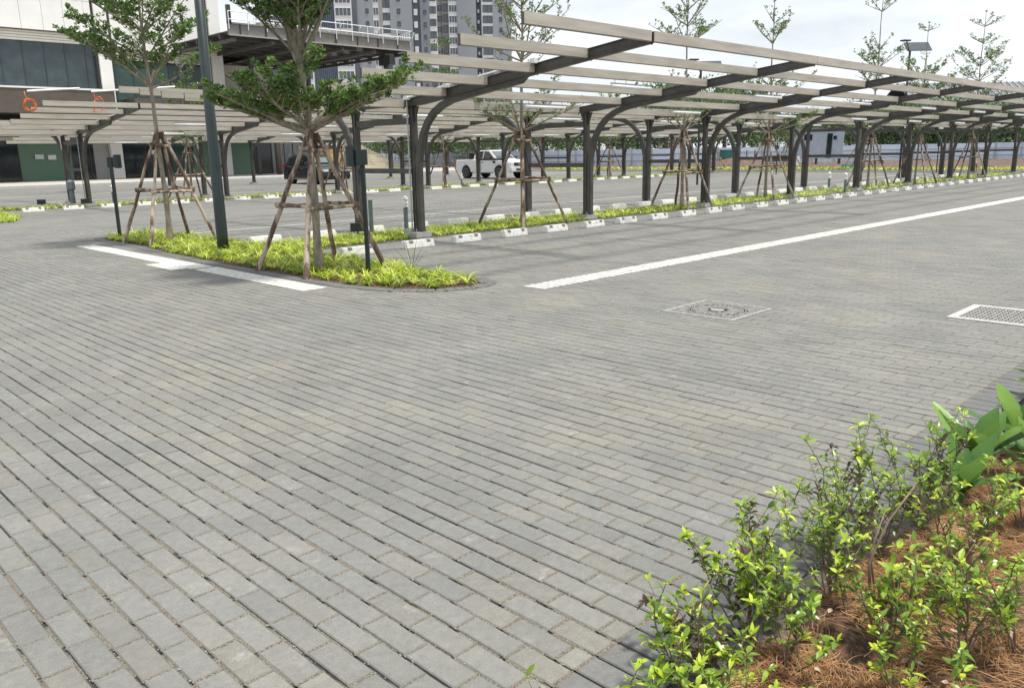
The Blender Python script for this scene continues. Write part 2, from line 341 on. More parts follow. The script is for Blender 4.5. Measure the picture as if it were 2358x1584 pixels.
for i in range(i0, i1):
    xc = PX0+(i+.5)*PW; par = .5*(i % 2)
    j0 = int(math.floor((RY0-PY0)/PL-par)); j1 = int(math.floor((RY1-PY0)/PL-par))
    for j in range(j0, j1+1):
        ya = PY0+(j+par)*PL; yb = ya+PL; ya = max(ya, RY0 if ya < RY0 else ya); yb = min(yb, RY1)
        edge = False
        if yb < 1.47 and True: edge = True
        if ya < 1.47 < yb and yb-1.47 > .02: # whole row of dark edging, field starts behind it
            segs = [(1.47, yb, False)] + ([(ya, 1.47, True)] if 1.47-ya > .03 else [])
        else: segs = [(ya, yb, edge)]
        for sa, sb_, dk in segs:
            if sa < 1.215: sa = 1.215
            if dk: sa = 1.215
            if sb_-sa < .03: continue
            yc = (sa+sb_)/2
            if inpoly(xc, yc, ISL_OUT): continue
            if xc > 7.3 and STRIP_Y[0] < yc < STRIP_Y[1]: continue
            hit = next((q for q in MH if xc+PW/2 > q[0] and xc-PW/2 < q[1] and sb_ > q[2] and sa < q[3]), None)
            if hit:
                bx0, bx1, by0, by1 = xc-PW/2+.006, xc+PW/2-.006, sa+.004, sb_-.004
                for qa, qb, qc, qd in ((bx0, min(bx1, hit[0]-.004), by0, by1), (max(bx0, hit[1]+.004), bx1, by0, by1), (max(bx0, hit[0]-.004), min(bx1, hit[1]+.004), by0, min(by1, hit[2]-.004)), (max(bx0, hit[0]-.004), min(bx1, hit[1]+.004), max(by0, hit[3]+.004), by1)):
                    if qb-qa > .008 and qd-qc > .008: rest.cur = 0; paver_geo(rest, (qa+qb)/2, (qc+qd)/2, qb-qa, qd-qc, 0, 0, 0, .002)
                continue
            if any(abs(xc-dx) < PW*.55 for dx in DARKX) and 6.9 < yc < 11.0: dk = True
            w = PW-.0110+rng.uniform(-.0016, .0016); l = (sb_-sa)-.0100
            px = xc+rng.uniform(-.0010, .0010)+.0042*mn.noise(Vector((i*.9, yc*.9, 3.3)))
            if yc < 14 and sa > 1.3: 
                h0 = rng.uniform(-.0045, -.0022); fill.quad((xc-PW*.47, sa-.008, h0), (xc+PW*.47, sa-.008, h0), (xc+PW*.47, sa+.008, h0), (xc-PW*.47, sa+.008, h0))
                fx = mn.noise(Vector((xc*1.7, yc*.8, 7)))+mn.noise(Vector((xc*9, yc*2.5, 1)))*.6+rng.uniform(-.25, .25)
                if fx > -.32:          # long joint partly filled with grit, leaning to one side
                    h1 = rng.uniform(-.0065, -.0025); gx0 = xc-PW/2-.008; gx1 = gx0+(.016 if fx > .2 else .0115); ga = sa+rng.uniform(0, .05); gb = sb_-rng.uniform(0, .05)
                    fill.quad((gx0, ga, h1-.002), (gx1, ga, h1), (gx1, gb, h1), (gx0, gb, h1-.002))
                    for q in (ga, gb): fill.add([(gx0, q-.012, h1-.009), (gx1, q-.012, h1-.009), (gx1, q+.012, h1-.0005), (gx0, q+.012, h1-.0005)] if q == ga else [(gx0, q-.012, h1-.0005), (gx1, q-.012, h1-.0005), (gx1, q+.02, h1-.010), (gx0, q+.02, h1-.010)], [(0,1,2,3)])
            dz = rng.uniform(-.0016, .0012); tx = rng.uniform(-.012, .012); ty = rng.uniform(-.005, .005)
            D = Vector((px, yc, -CAM_H)); zc = D.dot(fw)
            if zc > .3:
                sxp = 1179+F_PX*D.dot(RV)/zc; syp = 792-F_PX*D.dot(UV)/zc
                if -20 < sxp < 2378 and syp < 1600 and not (sxp > 1500 and syp > 1300): cand.append((D.length, px, yc, w, l, dz, tx, ty, dk)); continue
            rest.cur = 1 if dk else 0; paver_geo(rest, px, yc, w, l, dz, tx, ty)
cand.sort()
pm = {}
for k, (d, px, yc, w, l, dz, tx, ty, dk) in enumerate(cand):
    if k < 300:
        key = (round(l, 3), dk)
        if key not in pm:
            b = MB(); paver_geo(b, 0, 0, PW-.0110, l, 0, 0, 0); pm[key] = b.mesh('paver', M_paverdark if dk else M_paver)
        o = inst(pm[key], 'paver', pav, (px, yc, dz), (ty, -tx, ((k*37) % 11-5)*.0011))
    else:
        rest.cur = 1 if dk else 0; paver_geo(rest, px, yc, w, l, dz, tx, ty, .003 if d < 12 else .002)
o = rest.build('paver', [M_paver, M_paverdark], pav); o['kind'] = 'stuff'
tag(fill.build('joint_fill', M_fill, pav), kind='stuff')
# gravel grains lying on joints
m = MB(); rg = random.Random(9)
for k in range(1500):
    d = 1.6+rg.random()**1.4*7; az = YAW+rg.uniform(-.6, .45); x, y = d*math.sin(az), d*math.cos(az)
    if y < 1.5: continue
    i = round((x-PX0)/PW); x = PX0+i*PW+rg.uniform(-.006, .006); s = rg.uniform(.0012, .0034)
    m.tint = rg.random(); m.add([(x-s,y,-.001),(x,y-s,-.001),(x+s,y,-.001),(x,y+s,-.001),(x,y,s)], [(0,1,4),(1,2,4),(2,3,4),(3,0,4)])
tag(m.build('grit', M_conc, pav), kind='stuff')
# wide ground outside the lot
m = MB(); m.quad((-900,-900,-.10), (1500,-900,-.10), (1500,1500,-.10), (-900,1500,-.10)); tag(m.build('ground', M_soil), kind='structure')

# painted lines -------------------------------------------------------------------
def painted(name, x0, x1, y0, y1, segs=True):
    m = MB()
    if segs:
        i = int(math.ceil((x0-PX0)/PW)); nsl = int((x1-x0)/PW)
        for k in range(nsl):
            xa = PX0+(i+k)*PW+.011; xb = xa+PW-.022
            if xb > x1+.02: break
            e0, e1 = y0+rg.uniform(-.012, .006), y1+rg.uniform(-.006, .012)
            m.cur = 0; m.box(xa, xb-rg.uniform(0, .006), e0, e1, .0015, .0045); m.cur = 1; m.box(xb, xb+.022, y0, y1, .0016, .0030)
    else: m.box(x0, x1, y0, y1, .001, .004)
    return tag(m.build(name, [M_white, M_sanddark]), kind='structure')
painted('white_bay_line', 6.95, 20.0, 6.50, 6.85); painted('white_bay_line', 20.0, 52, 6.50, 6.85, False)
def painted_along(name, x0, x1, y0, y1):
    m = MB(); js = [PX0+k*PW for k in range(int((x0-PX0)/PW)-1, int((x1-PX0)/PW)+2)]; ed = [x0]+[j for j in js if x0+.02 < j < x1-.02]+[x1]
    rg = random.Random(int(y0*10)); n = int((y1-y0)/PL)+1
    for a, b in zip(ed, ed[1:]):
        y = y0-rg.uniform(0, PL*.8)
        while y < y1:
            ya, yb = max(y, y0), min(y+PL, y1); y += PL
            if yb-ya < .02: continue
            m.cur = 0; m.box(a+.003, b-.003, ya+.003, yb-.003, .0015, .0045+rg.uniform(0, .0008)); m.cur = 1
    m.cur = 1; m.box(x0+.004, x1-.004, y0+.004, y1-.004, .0014, .0028)
    return tag(m.build(name, [M_white, M_sanddark]), kind='structure')
painted_along('white_stop_line', 4.83, 5.066, 11.9, 12.85)
painted_along('white_stop_line', 5.07, 5.42, 8.66, 11.68); painted_along('white_stop_line', 5.07, 5.41, 11.76, 16.8)
painted('white_back_line', 7.5, 52, 17.45, 17.57, False)
painted('white_back_line', 7.0, 50, 36.2, 36.35, False); painted('white_back_line', 5.0, 50, 43.0, 43.15, False)

# manholes -------------------------------------------------------------------------
def manhole(x0, x1, y0, y1, ringed, label):
    t = empty('manhole_cover', ((x0+x1)/2, (y0+y1)/2, 0), 0, label, 'manhole cover', 'manhole covers in the paving')
    cx, cy = t.location.x, t.location.y; a = (x1-x0)/2; b = (y1-y0)/2
    w = .035 if ringed else .075
    f = MB()
    for q in ((-a, a, -b, -b+w), (-a, a, b-w, b), (-a, -a+w, -b+w, b-w), (a-w, a, -b+w, b-w)): f.box(*q, -.03, .006)
    f.build('frame', M_mh if ringed else M_conc, t)
    p = MB(); p.box(-a+w, a-w, -b+w, b-w, -.04, -.010); p.build('base_plate', M_mhd, t)
    s = MB(); n = 17; st = 2*(a-w)/n
    ring = a*.66
    for i in range(n):
        for j in range(n):
            x = -a+w+(i+.5)*st; y = -b+w+(j+.5)*st; r = math.hypot(x, y)
            if ringed and (abs(r-ring) < .022): continue
            if ringed and r < .10: continue
            if (i+j) % 2: s.cbox((x, y, -.004), st*.92, st*.55, .014)
            else: s.cbox((x, y, -.004), st*.55, st*.92, .014)
    tag(s.build('tread_studs', M_mh, t), kind='stuff')
    if ringed:
        c = MB()
        for rr, h in ((ring+.014, .003), (ring-.012, .002)):
            for k in range(48):
                a0, a1 = 2*PI*k/48, 2*PI*(k+1)/48
                c.add([(rr*math.cos(q)*f_, rr*math.sin(q)*f_, h) for q in (a0, a1) for f_ in (.985, 1.015)], [(0,1,3,2)])
        c.build('lid_ring', M_mh, t)
        h = MB(); h.tube([(0,0,-.004), (0,0,.004)], .07, 16); h.build('lid_boss', M_mh, t)
manhole(*MH[0], True, 'square iron cover with round lid in open paving beyond the white line')
manhole(*MH[1], False, 'square studded cover with white concrete frame cut by right edge of photo')

# island edging -----------------------------------------------------------------------
def resample(poly, step, closed=True):
    pts = []; n = len(poly)
    for i in range(n if closed else n-1):
        a = Vector(poly[i]); b = Vector(poly[(i+1) % n]); l = (b-a).length; k = max(1, round(l/step))
        for q in range(k): pts.append((a+(b-a)*(q/k), (b-a).normalized(), l/k))
    return pts
edg = None
for k, (p, d, l) in enumerate(resample(offset(ISL, .093*SGN), .11)):
    c = p+d*(l/2)
    if c.x > 7.0 and STRIP_Y[0] < c.y < STRIP_Y[1]: continue
    b = MB(); b.o = (0, 0, 0); b.cbox((0,0,-.035), l-.010, .185, .084)
    if edg is None:
        edg = MB(); edg.cbox((6.2, 13, -.06), .2, .2, .02); edg = tag(edg.build('planting_island_edging', M_paverdark), kind='structure')
    o = b.build('edging_block', M_paverdark, edg, loc=(c.x, c.y, 0)); o.rotation_euler = (0, 0, math.atan2(d.y, d.x))
m = MB()   # edging of the long strip
for yy in (STRIP_Y[0]-.05, STRIP_Y[1]+.05):
    for k in range(120):
        x = 7.3+k*.2
        m.cbox((x, yy, -.03), .192, .10, .08)
    m.box(7.3+24, 52, yy-.05, yy+.05, -.07, .01)
tag(m.build('edging_strip', M_paverdark, edg), kind='stuff')
m = MB(); n = len(ISL); m.add([(x, y, -.004) for x, y in ISL], [tuple(range(n-1, -1, -1))]) ; m.quad((7.10,STRIP_Y[0],-.004),(52,STRIP_Y[0],-.004),(52,STRIP_Y[1],-.004),(7.10,STRIP_Y[1],-.004))
m.quad((4.0,31.0,-.0005+.004),(52,31.0,.0035),(52,32.6,.0035),(4.0,32.6,.0035))
tag(m.build('planting_soil', M_bedsoil), kind='structure')
# ------------------------------------------------------------------ spider plants
def blade(mb, x, y, z, az, L_, w, lift, droop, tint, seg=4):
    ca, sa = math.cos(az), math.sin(az); P = []; n = seg
    for k in range(n+1):
        s = k/n; r = L_*(s*.85); h = z+L_*(lift*s-droop*s*s)
        ww = w*(1-s**2.2)*(.6+.4*min(1, 3*s))+.0006
        P += [(x+ca*r-sa*ww, y+sa*r+ca*ww, h+ww*.3), (x+ca*r+sa*ww, y+sa*r-ca*ww, h+ww*.3)]
    mb.tint = tint; mb.add(P, [(2*k, 2*k+1, 2*k+3, 2*k+2) for k in range(n)])
def tuft(mb, x, y, rg, n, L_, w=.008, seg=4, z=0):
    base = rg.uniform(.12, .85)
    for k in range(n):
        az = rg.uniform(0, 2*PI); l = L_*rg.uniform(.6, 1.15); lift = rg.uniform(.5, 1.25)
        blade(mb, x+rg.uniform(-.02, .02), y+rg.uniform(-.02, .02), z, az, l, w*rg.uniform(.7, 1.2), lift, rg.uniform(.45, 1.1)*lift, min(1, max(0, base+rg.uniform(-.3, .3))), seg)
rg = random.Random(31); m = MB(); cnt = 0
y = 7.35
while y < 18.9:
    x = 5.0
    while x < 7.6:
        px, py = x+rg.uniform(-.07, .07), y+rg.uniform(-.07, .07)
        if inpoly(px, py, offset(ISL, -.06*SGN)): tuft(m, px, py, rg, rg.randint(18, 30), rg.uniform(.15, .33), .0095, 4); cnt += 1
        x += .215
    y += .215
tag(m.build('spider_plants', M_lily), 'yellow green spider plants filling the planting island at front left', 'ground cover', 'beds of yellow green spider plants', 'stuff')
m = MB(); x = 7.2
while x < 52:
    dens = .17 if x < 16 else .24 if x < 28 else .38
    y = STRIP_Y[0]+.08
    while y < STRIP_Y[1]-.02:
        if abs((x-10.157+2.6) % 5.19-2.6) < .30 and y < 13.1: y += dens; continue
        tuft(m, x+rg.uniform(-.08, .08), y+rg.uniform(-.06, .06), rg, 20 if x < 16 else 12 if x < 28 else 9, rg.uniform(.17, .26)*(1 if x < 28 else 1.15), .008 if x < 16 else .012 if x < 28 else .02, 3)
        y += dens
    x += dens
tag(m.build('spider_plants', M_lily), 'long strip of yellow green spider plants under the near carport posts', 'ground cover', 'beds of yellow green spider plants', 'stuff')
m = MB(); x = 7.0
while x < 50:
    y = 31.1
    while y < 32.5: tuft(m, x+rg.uniform(-.1, .1), y+rg.uniform(-.1, .1), rg, 9, rg.uniform(.2, .32), .02, 2); y += .33
    x += .33
tag(m.build('spider_plants', M_lily), 'strip of green plants under the second carport, behind its wheel stops', 'ground cover', 'beds of yellow green spider plants', 'stuff')
m = MB(); x = 3.4
while x < 7.0:
    y = 24.6
    while y < 31.2:
        if ((x-5)/1.9)**2+((y-28.5)/4.2)**2 < 1: tuft(m, x+rg.uniform(-.1, .1), y+rg.uniform(-.1, .1), rg, 14, rg.uniform(.22, .34), .013, 3)
        y += .21
    x += .21
tag(m.build('spider_plants', M_lily), 'bright spider plants on the second island at the far left edge', 'ground cover', 'beds of yellow green spider plants', 'stuff')
m = MB(); y = -2
while y < 50:
    x = 53.9
    while x < 56.2: tuft(m, x+rg.uniform(-.1, .1), y+rg.uniform(-.1, .1), rg, 9, rg.uniform(.3, .5), .035, 2, .12); x += .38
    y += .38
tag(m.build('yellow_hedge_strip', M_lily), 'low yellow green hedge strip behind the far kerb on the right', 'hedge', None, 'stuff')
# a tall grass weed and its neighbour
m = MB()
for k in range(7): blade(m, 7.02, 9.02, 0, rg.uniform(0, 6.3), rg.uniform(.3, .55), .005, rg.uniform(.9, 1.3), .15, .05, 4)
tag(m.build('grass_weed', M_canna), 'dark green grass weed rising above the spider plants beside the dark sign post', 'weed')

# ------------------------------------------------------------------ kerb, hedge ground, plaza
k_ = MB(); k_.box(53.3, 53.55, -20, 57, -.1, .13); tag(k_.build('kerb', M_kerb), kind='structure')
k_ = MB(); k_.box(53.552, 56.6, -20, 57, -.1, .10); tag(k_.build('planting_soil', M_soil), kind='structure')
k_ = MB(); k_.box(-20, 60, 57.0, 57.3, -.1, .15); tag(k_.build('kerb', M_kerb), kind='structure')
k_ = MB(); k_.box(-20, 60, 57.302, 67.5, -.1, .147); tag(k_.build('pavement', M_plaza), kind='structure')
k_ = MB(); k_.box(-20, 36.2, 67.502, 69.97, -.1, .152); k_.box(36.2, 62, 67.502, 92, -.1, .149); pk = tag(k_.build('pavement', M_pink), kind='structure')
pk.data.materials.clear(); pk.data.materials.append(M_plaza)
k_ = MB(); k_.box(-20, 36, 67.4, 67.9, .1, .158); tag(k_.build('tile_border', M_pink), kind='structure')
# brown mounds beyond the hedge
rg = random.Random(77); m = MB()
nx, ny = 40, 90
pts = [[(57+ix*1.0, -30+iy*1.0+rg.uniform(-.3, .3), -.12+.10*rg.random()+.75*math.exp(-((ix*1.0+57-64)**2/5+((iy-30)-36.5)**2/10))+(.3*rg.random() if ix > 2 else 0)) for ix in range(nx)] for iy in range(ny)]
P = [p for row in pts for p in row]; m.add(P, [(a*nx+b, a*nx+b+1, (a+1)*nx+b+1, (a+1)*nx+b) for a in range(ny-1) for b in range(nx-1)])
tag(m.build('terrain', M_soil, smooth=True), kind='structure')

# ------------------------------------------------------------------ carports
BAY, CX0 = 5.19, 10.157
ORD = ['first', 'second', 'third', 'fourth', 'fifth', 'sixth', 'seventh', 'eighth', 'ninth', 'tenth', 'eleventh', 'twelfth']
def ordn(n):
    if n <= 12: return ORD[n-1]
    w = {13:'thirteenth',14:'fourteenth',15:'fifteenth',16:'sixteenth',17:'seventeenth',18:'eighteenth',19:'nineteenth',20:'twentieth'}
    if n <= 20: return w[n]
    t = {2:'twenty', 3:'thirty', 4:'forty'}[n//10]; return t+('-'+ORD[n % 10-1] if n % 10 else '')
def col_parts(sg):
    """meshes of one frame half in local coords; sg=-1 arm reaches to -Y, +1 to +Y. local y=0 at the post"""
    fn = lambda yy, zz, xx: (xx, sg*yy, zz)      # yy measured outwards
    out = {}
    c = MB()                                      # post as an H section
    c.box(-.062, .062, -.050, -.041, .12, 2.50); c.box(-.062, .062, .041, .050, .12, 2.50); c.box(-.006, .006, -.041, .041, .12, 2.50)
    c.box(-.048, -.040, -.041, .041, .12, 2.50); c.box(.040, .048, -.041, .041, .12, 2.50)
    out['post'] = c
    h = MB(); h.prism([(-.06, 2.2), (.06, 2.2), (.17, 2.48), (-.17, 2.46)], -.02, .02, fn); out['haunch'] = h
    b = MB(); b.prism([(-.30, 2.475), (-.30, 2.60), (5.50, 3.235), (5.50, 3.07), (.3, 2.50)], -.045, .045, fn)
    for s_ in (-1, 1): b.prism([(-.30, 2.597), (5.495, 3.232), (5.495, 3.217), (-.30, 2.582)], s_*.045, s_*.068, fn) ; b.prism([(-.3, 2.478), (.3, 2.503), (5.495, 3.073), (5.495, 3.088), (.3, 2.518), (-.3, 2.493)], s_*.045, s_*.068, fn)
    out['beam'] = b
    a = MB()
    # brace: vertical leg then arc then straight arm under the beam, as a swept section
    ctr = [(.116, .12), (.116, .6), (.116, 1.15), (.130, 1.45), (.20, 1.72), (.29, 1.95), (.43, 2.16), (.62, 2.33), (.86, 2.455), (1.15, 2.54), (1.6, 2.605), (2.3, 2.69), (2.95, 2.765)]
    wd = .115; P = []
    for k, (yy, zz) in enumerate(ctr):
        p0 = ctr[max(0, k-1)]; p1 = ctr[min(len(ctr)-1, k+1)]; dx, dz = p1[0]-p0[0], p1[1]-p0[1]; l = math.hypot(dx, dz); nx_, nz_ = dz/l, -dx/l
        w_ = wd/2
        sh = .14 if k == len(ctr)-1 else 0
        for s_, xx in ((-1, -.050), (1, -.050), (1, .050), (-1, .050)):
            P.append((xx, sg*(yy+nx_*w_*s_+(sh if s_ == -1 else -sh*.2)), zz+nz_*w_*s_))
    F = []
    for k in range(len(ctr)-1):
        for q in range(4): F.append((k*4+q, k*4+(q+1) % 4, (k+1)*4+(q+1) % 4, (k+1)*4+q))
    F += [(3,2,1,0), tuple((len(ctr)-1)*4+q for q in range(4))]
    a.add(P, F); out['brace'] = a
    g = MB(); t = 6
    return out
CM = {}
for sg in (-1, 1):
    for k, mb in col_parts(sg).items():
        me = mb.mesh(k, M_char); CM[(k, sg)] = me
import bmesh
for me in CM.values():
    bm = bmesh.new(); bm.from_mesh(me); bmesh.ops.recalc_face_normals(bm, faces=bm.faces); bm.to_mesh(me); bm.free()
def z_top(yy): return 2.60+(yy+.30)*(.635/5.8)
PYY = [5.50, 4.37, 3.24, 2.13, 1.03, -.20]       # purlins, measured outwards from the post
gm = {}
for sg in (-1, 1):                               # triangular gussets: left and right
    for sx in (-1, 1):
        g = MB(); g.prism([(.046, .004), (.26, .004), (.046, -.16)], -.004, .004, lambda u, v, w: (sx*u, w, v)); me = g.mesh('gusset_plate', M_char)
        bm = bmesh.new(); bm.from_mesh(me); bmesh.ops.recalc_face_normals(bm, faces=bm.faces); bm.to_mesh(me); bm.free(); gm[sx] = me
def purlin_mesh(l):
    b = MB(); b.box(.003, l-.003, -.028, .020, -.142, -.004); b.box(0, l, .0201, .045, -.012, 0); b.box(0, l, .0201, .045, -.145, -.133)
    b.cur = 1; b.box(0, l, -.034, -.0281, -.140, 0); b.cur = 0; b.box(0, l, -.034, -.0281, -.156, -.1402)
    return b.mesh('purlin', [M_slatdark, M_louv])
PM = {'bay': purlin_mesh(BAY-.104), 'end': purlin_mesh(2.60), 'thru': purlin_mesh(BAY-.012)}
fb = MB(); fb.box(-.19, .19, -.19, .19, 0, .10); FOOT = fb.mesh('footing', M_conc)
fb = MB(); fb.box(-.14, .14, -.14, .14, .10, .115); BASEP = fb.mesh('base_plate', M_char)
ab = MB()
for ax in (-.12, -.04, .04, .12):
    for ay in (-.11, .11): ab.tube([(ax, ay, .11), (ax, ay, .17)], .009, 6); ab.tube([(ax, ay, .115), (ax, ay, .13)], .017, 6)
BOLT = ab.mesh('anchor_bolts', M_steel)
# fluorescent fixture
def fixture_proto():
    t = empty('tube_light', (0, 0, 0))
    b = MB(); b.box(-.62, .62, -.012, .012, -.075, -.055); b.build('mounting_rail', M_steel, t)
    b = MB()
    b.tube([(0, 0, 0), (0, 0, -.055)], .006, 5); hm = b.mesh('hanger', M_steel)
    for x in (-.5, -.17, .17, .5): inst(hm, 'hanger', t, (x, 0, 0))
    b = MB(); b.tube([(-.6, 0, -.115), (.6, 0, -.115)], .033, 8); b.build('diffuser', M_lampglass, t, True)
    return t
FIX = fixture_proto(); FIX_USED = False
def light(x, y, z, label, grp):
    global FIX_USED
    o = copy_tree(FIX) if FIX_USED else FIX
    FIX_USED = True
    o.location = (x, y, z); tag(o, label, 'light fixture', grp); return o
def carport(yf, yb, k1, label, which, start=0, x_off=0, back=True):
    t = empty('carport', (CX0+x_off, yf, 0), 0, label, 'carport')
    grp = 'tube lights under the '+which
    halves = [(-1, 0.0)] + ([(1, yb-yf)] if back else [])
    for k in range(start, k1+1):
        X = k*BAY
        for sg, oy in halves:
            inst(CM[('post', sg)], 'post', t, (X, oy, 0)); inst(CM[('brace', sg)], 'brace', t, (X, oy, 0))
            bmo = inst(CM[('beam', sg)], 'beam', t, (X, oy, 0)); inst(CM[('haunch', sg)], 'haunch', t, (X, oy, 0))
            fo = inst(FOOT, 'footing', t, (X, oy, 0)); inst(BASEP, 'base_plate', fo); tag(inst(BOLT, 'anchor_bolts', fo), kind='stuff')
            for q, yy in enumerate(PYY):
                for sx in (-1, 1): inst(gm[sx], 'gusset_plate', bmo, (0, sg*yy, z_top(yy)-.02))
                zt = z_top(yy)+.004
                if yy < 5: 
                    xa, me = X+.052, PM['bay']
                else: xa, me = X+.006, PM['thru']
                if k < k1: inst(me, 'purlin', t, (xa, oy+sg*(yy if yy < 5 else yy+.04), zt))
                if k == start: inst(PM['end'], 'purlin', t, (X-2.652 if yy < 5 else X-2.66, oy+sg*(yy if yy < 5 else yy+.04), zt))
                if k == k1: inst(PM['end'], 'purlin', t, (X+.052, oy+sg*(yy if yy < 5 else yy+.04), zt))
            cp = MB(); cp.box(-.03, .03, -.006, .006, -.17, .01); 
            if k < k1:
                for yy, qq in ((3.24, 'middle'), (1.03, 'inner')):
                    side = 'front' if sg < 0 else 'back'
                    yv = oy+yf+sg*yy
                    light(CX0+x_off+X+2.6+(.05 if qq == 'inner' else 0), yv, z_top(yy)-.145, '%s tube light below the %s %s slat of the %s' % (ordn(k-start+1), qq, side, which), grp)
        if back:
            b = MB(); b.box(-.04, .04, .06, yb-yf-.06, 2.16, 2.28); b.build('tie_beam', M_char, t, loc=(X, 0, 0))
            b = MB(); b.box(-.025, .025, .06, yb-yf-.06, 1.22, 1.32); b.build('rail', M_char, t, loc=(X, 0, 0))
            b = MB(); b.box(-.04, .04, .302, yb-yf-.302, 2.50, 2.58); b.build('ridge_link', M_char, t, loc=(X, 0, 0))
    return t
YF, YB = 12.80, 14.72
cp1 = carport(YF, YB, 8, 'near slatted carport of curved charcoal steel frames running away to the right', 'near carport')
cp2 = carport(31.5, 33.4, 8, 'second slatted carport in the middle distance in front of the pickup', 'second carport')
cp3 = carport(47.2, 49, 6, 'third slatted carport nearest the white building', 'third carport', start=1, x_off=-.9, back=False)
# white conduit on the first frames
def conduit(t, yl=-3.3):
    b = MB(); b.tube([(-.10, .05, .12), (-.10, .05, 2.60)], .016, 6); b.build('conduit', M_steel, t)
    b = MB(); b.tube([(-.10, .05, 2.64), (-.10, -1.03, 2.78), (-.10, yl, 3.03)], .018, 6); b.build('conduit', M_wpipe, t)
    b = MB()
    for yy, zz in ((.05, 2.64), (-1.12, 2.79), (yl, 3.02)): b.cbox((-.10, yy, zz), .09, .1, .07)
    b.build('junction_box', M_wpipe, t)
    b = MB()
    for zz in (.5, 1.25, 2.0): b.cbox((-.09, .05, zz), .03, .06, .02)
    b.build('pipe_clip', M_steel, t)
conduit(cp1); conduit(cp2, -4.3)
def coil(x, y, z, label, open_):
    m = MB(); rg2 = random.Random(int(z*100)+3)
    pts = [(x, y, z+.35), (x+.02, y, z+.2)]
    for k in range(70):
        a = k*.42; r = .16+.03*math.sin(k*.9); pts.append((x+.1+r*math.cos(a)*.9, y+.04*math.sin(k*1.7), z-.02+r*math.sin(a)*(1.0 if not open_ else 1.4)))
    if open_: pts = pts[:20]+[(x+.02, y, z+.1), (x-.05, y+.02, z-.25)]
    m.tube(pts, .011, 5); tag(m.build('orange_cable_coil', M_orange, smooth=True), label, 'cable coil', 'orange cable coils hanging from the second carport')
coil(7.2, 26.4, 3.15, 'round orange cable coil hanging at the left tip of the second carport', False)
coil(9.0, 26.3, 3.2, 'loose orange cable loop hanging from a white pipe of second carport', True)
m = MB(); m.tube([(7.25, 26.3, 3.5), (8.6, 26.2, 3.62)], .03, 6); m.tube([(8.95, 26.3, 3.55), (11.4, 26.2, 3.78)], .03, 6)
m.o = (0, 0, 0); tag(m.build('hanging_white_pipe', M_wpipe), 'white plastic pipes holding the orange coils above the second carport', 'pipe')

# ------------------------------------------------------------------ wheel stops
def stop_mesh():
    b = MB(); l = .63; f = .012
    P = []
    for x, e in ((-l/2, 0), (-l/2+.02, f), (l/2-.02, f), (l/2, 0)): pass
    b.prism([(-.085, 0), (.085, 0), (.085, .03), (.06, .135), (-.06, .135), (-.085, .03)], -l/2, l/2, lambda u, v, w: (w, u, v))
    me = b.mesh('wheel_stop', M_stop)
    bm = bmesh.new(); bm.from_mesh(me); bmesh.ops.recalc_face_normals(bm, faces=bm.faces)
    bmesh.ops.bevel(bm, geom=[e for e in bm.edges], offset=.010, segments=2, affect='EDGES'); bm.to_mesh(me); bm.free(); return me
STOPM = stop_mesh()
rb = MB()
rb.prism([(-.0765, .095), (-.069, .128), (-.045, .139), (-.035, .139), (-.03, .09)], -.04, .04, lambda u, v, w: (w, u, v)); RECM = rb.mesh('reflector_recess', M_recess)
def wstop(x, y, rz, label, grp, detail=True):
    t = inst(STOPM, 'wheel_stop', None, (x, y, 0), (0, 0, rz)); tag(t, label, 'wheel stop', grp)
    if detail:
        for s in (-1, 1): inst(RECM, 'reflector_recess', t, (s*.19, 0, 0))
    return t
rg = random.Random(3)
for k in range(-1, 35):
    x = 8.61+1.206*k-(.043 if k % 2 else 0)+.30; n = k+2
    wstop(x+rg.uniform(-.015, .015), 11.25+rg.uniform(-.02, .02), rg.uniform(-.02, .02), '%s white wheel stop from the left in the front row of the near carport' % ordn(n), 'wheel stops in front of the near carport', k < 24)
for k in range(0, 34):
    x = 7.65+1.206*k
    wstop(x+rg.uniform(-.02, .02), 14.28+rg.uniform(-.02, .02) , PI+rg.uniform(-.02, .02), '%s wheel stop from the left behind the near carport plant strip' % ordn(k+1), 'wheel stops behind the near carport', False)
for k in range(0, 30):
    x = 7.85+1.206*k
    wstop(x, 29.7+rg.uniform(-.03, .03), rg.uniform(-.02, .02), '%s white wheel stop from the left in front of the second carport' % ordn(k+1), 'wheel stops in front of the second carport', k < 12)

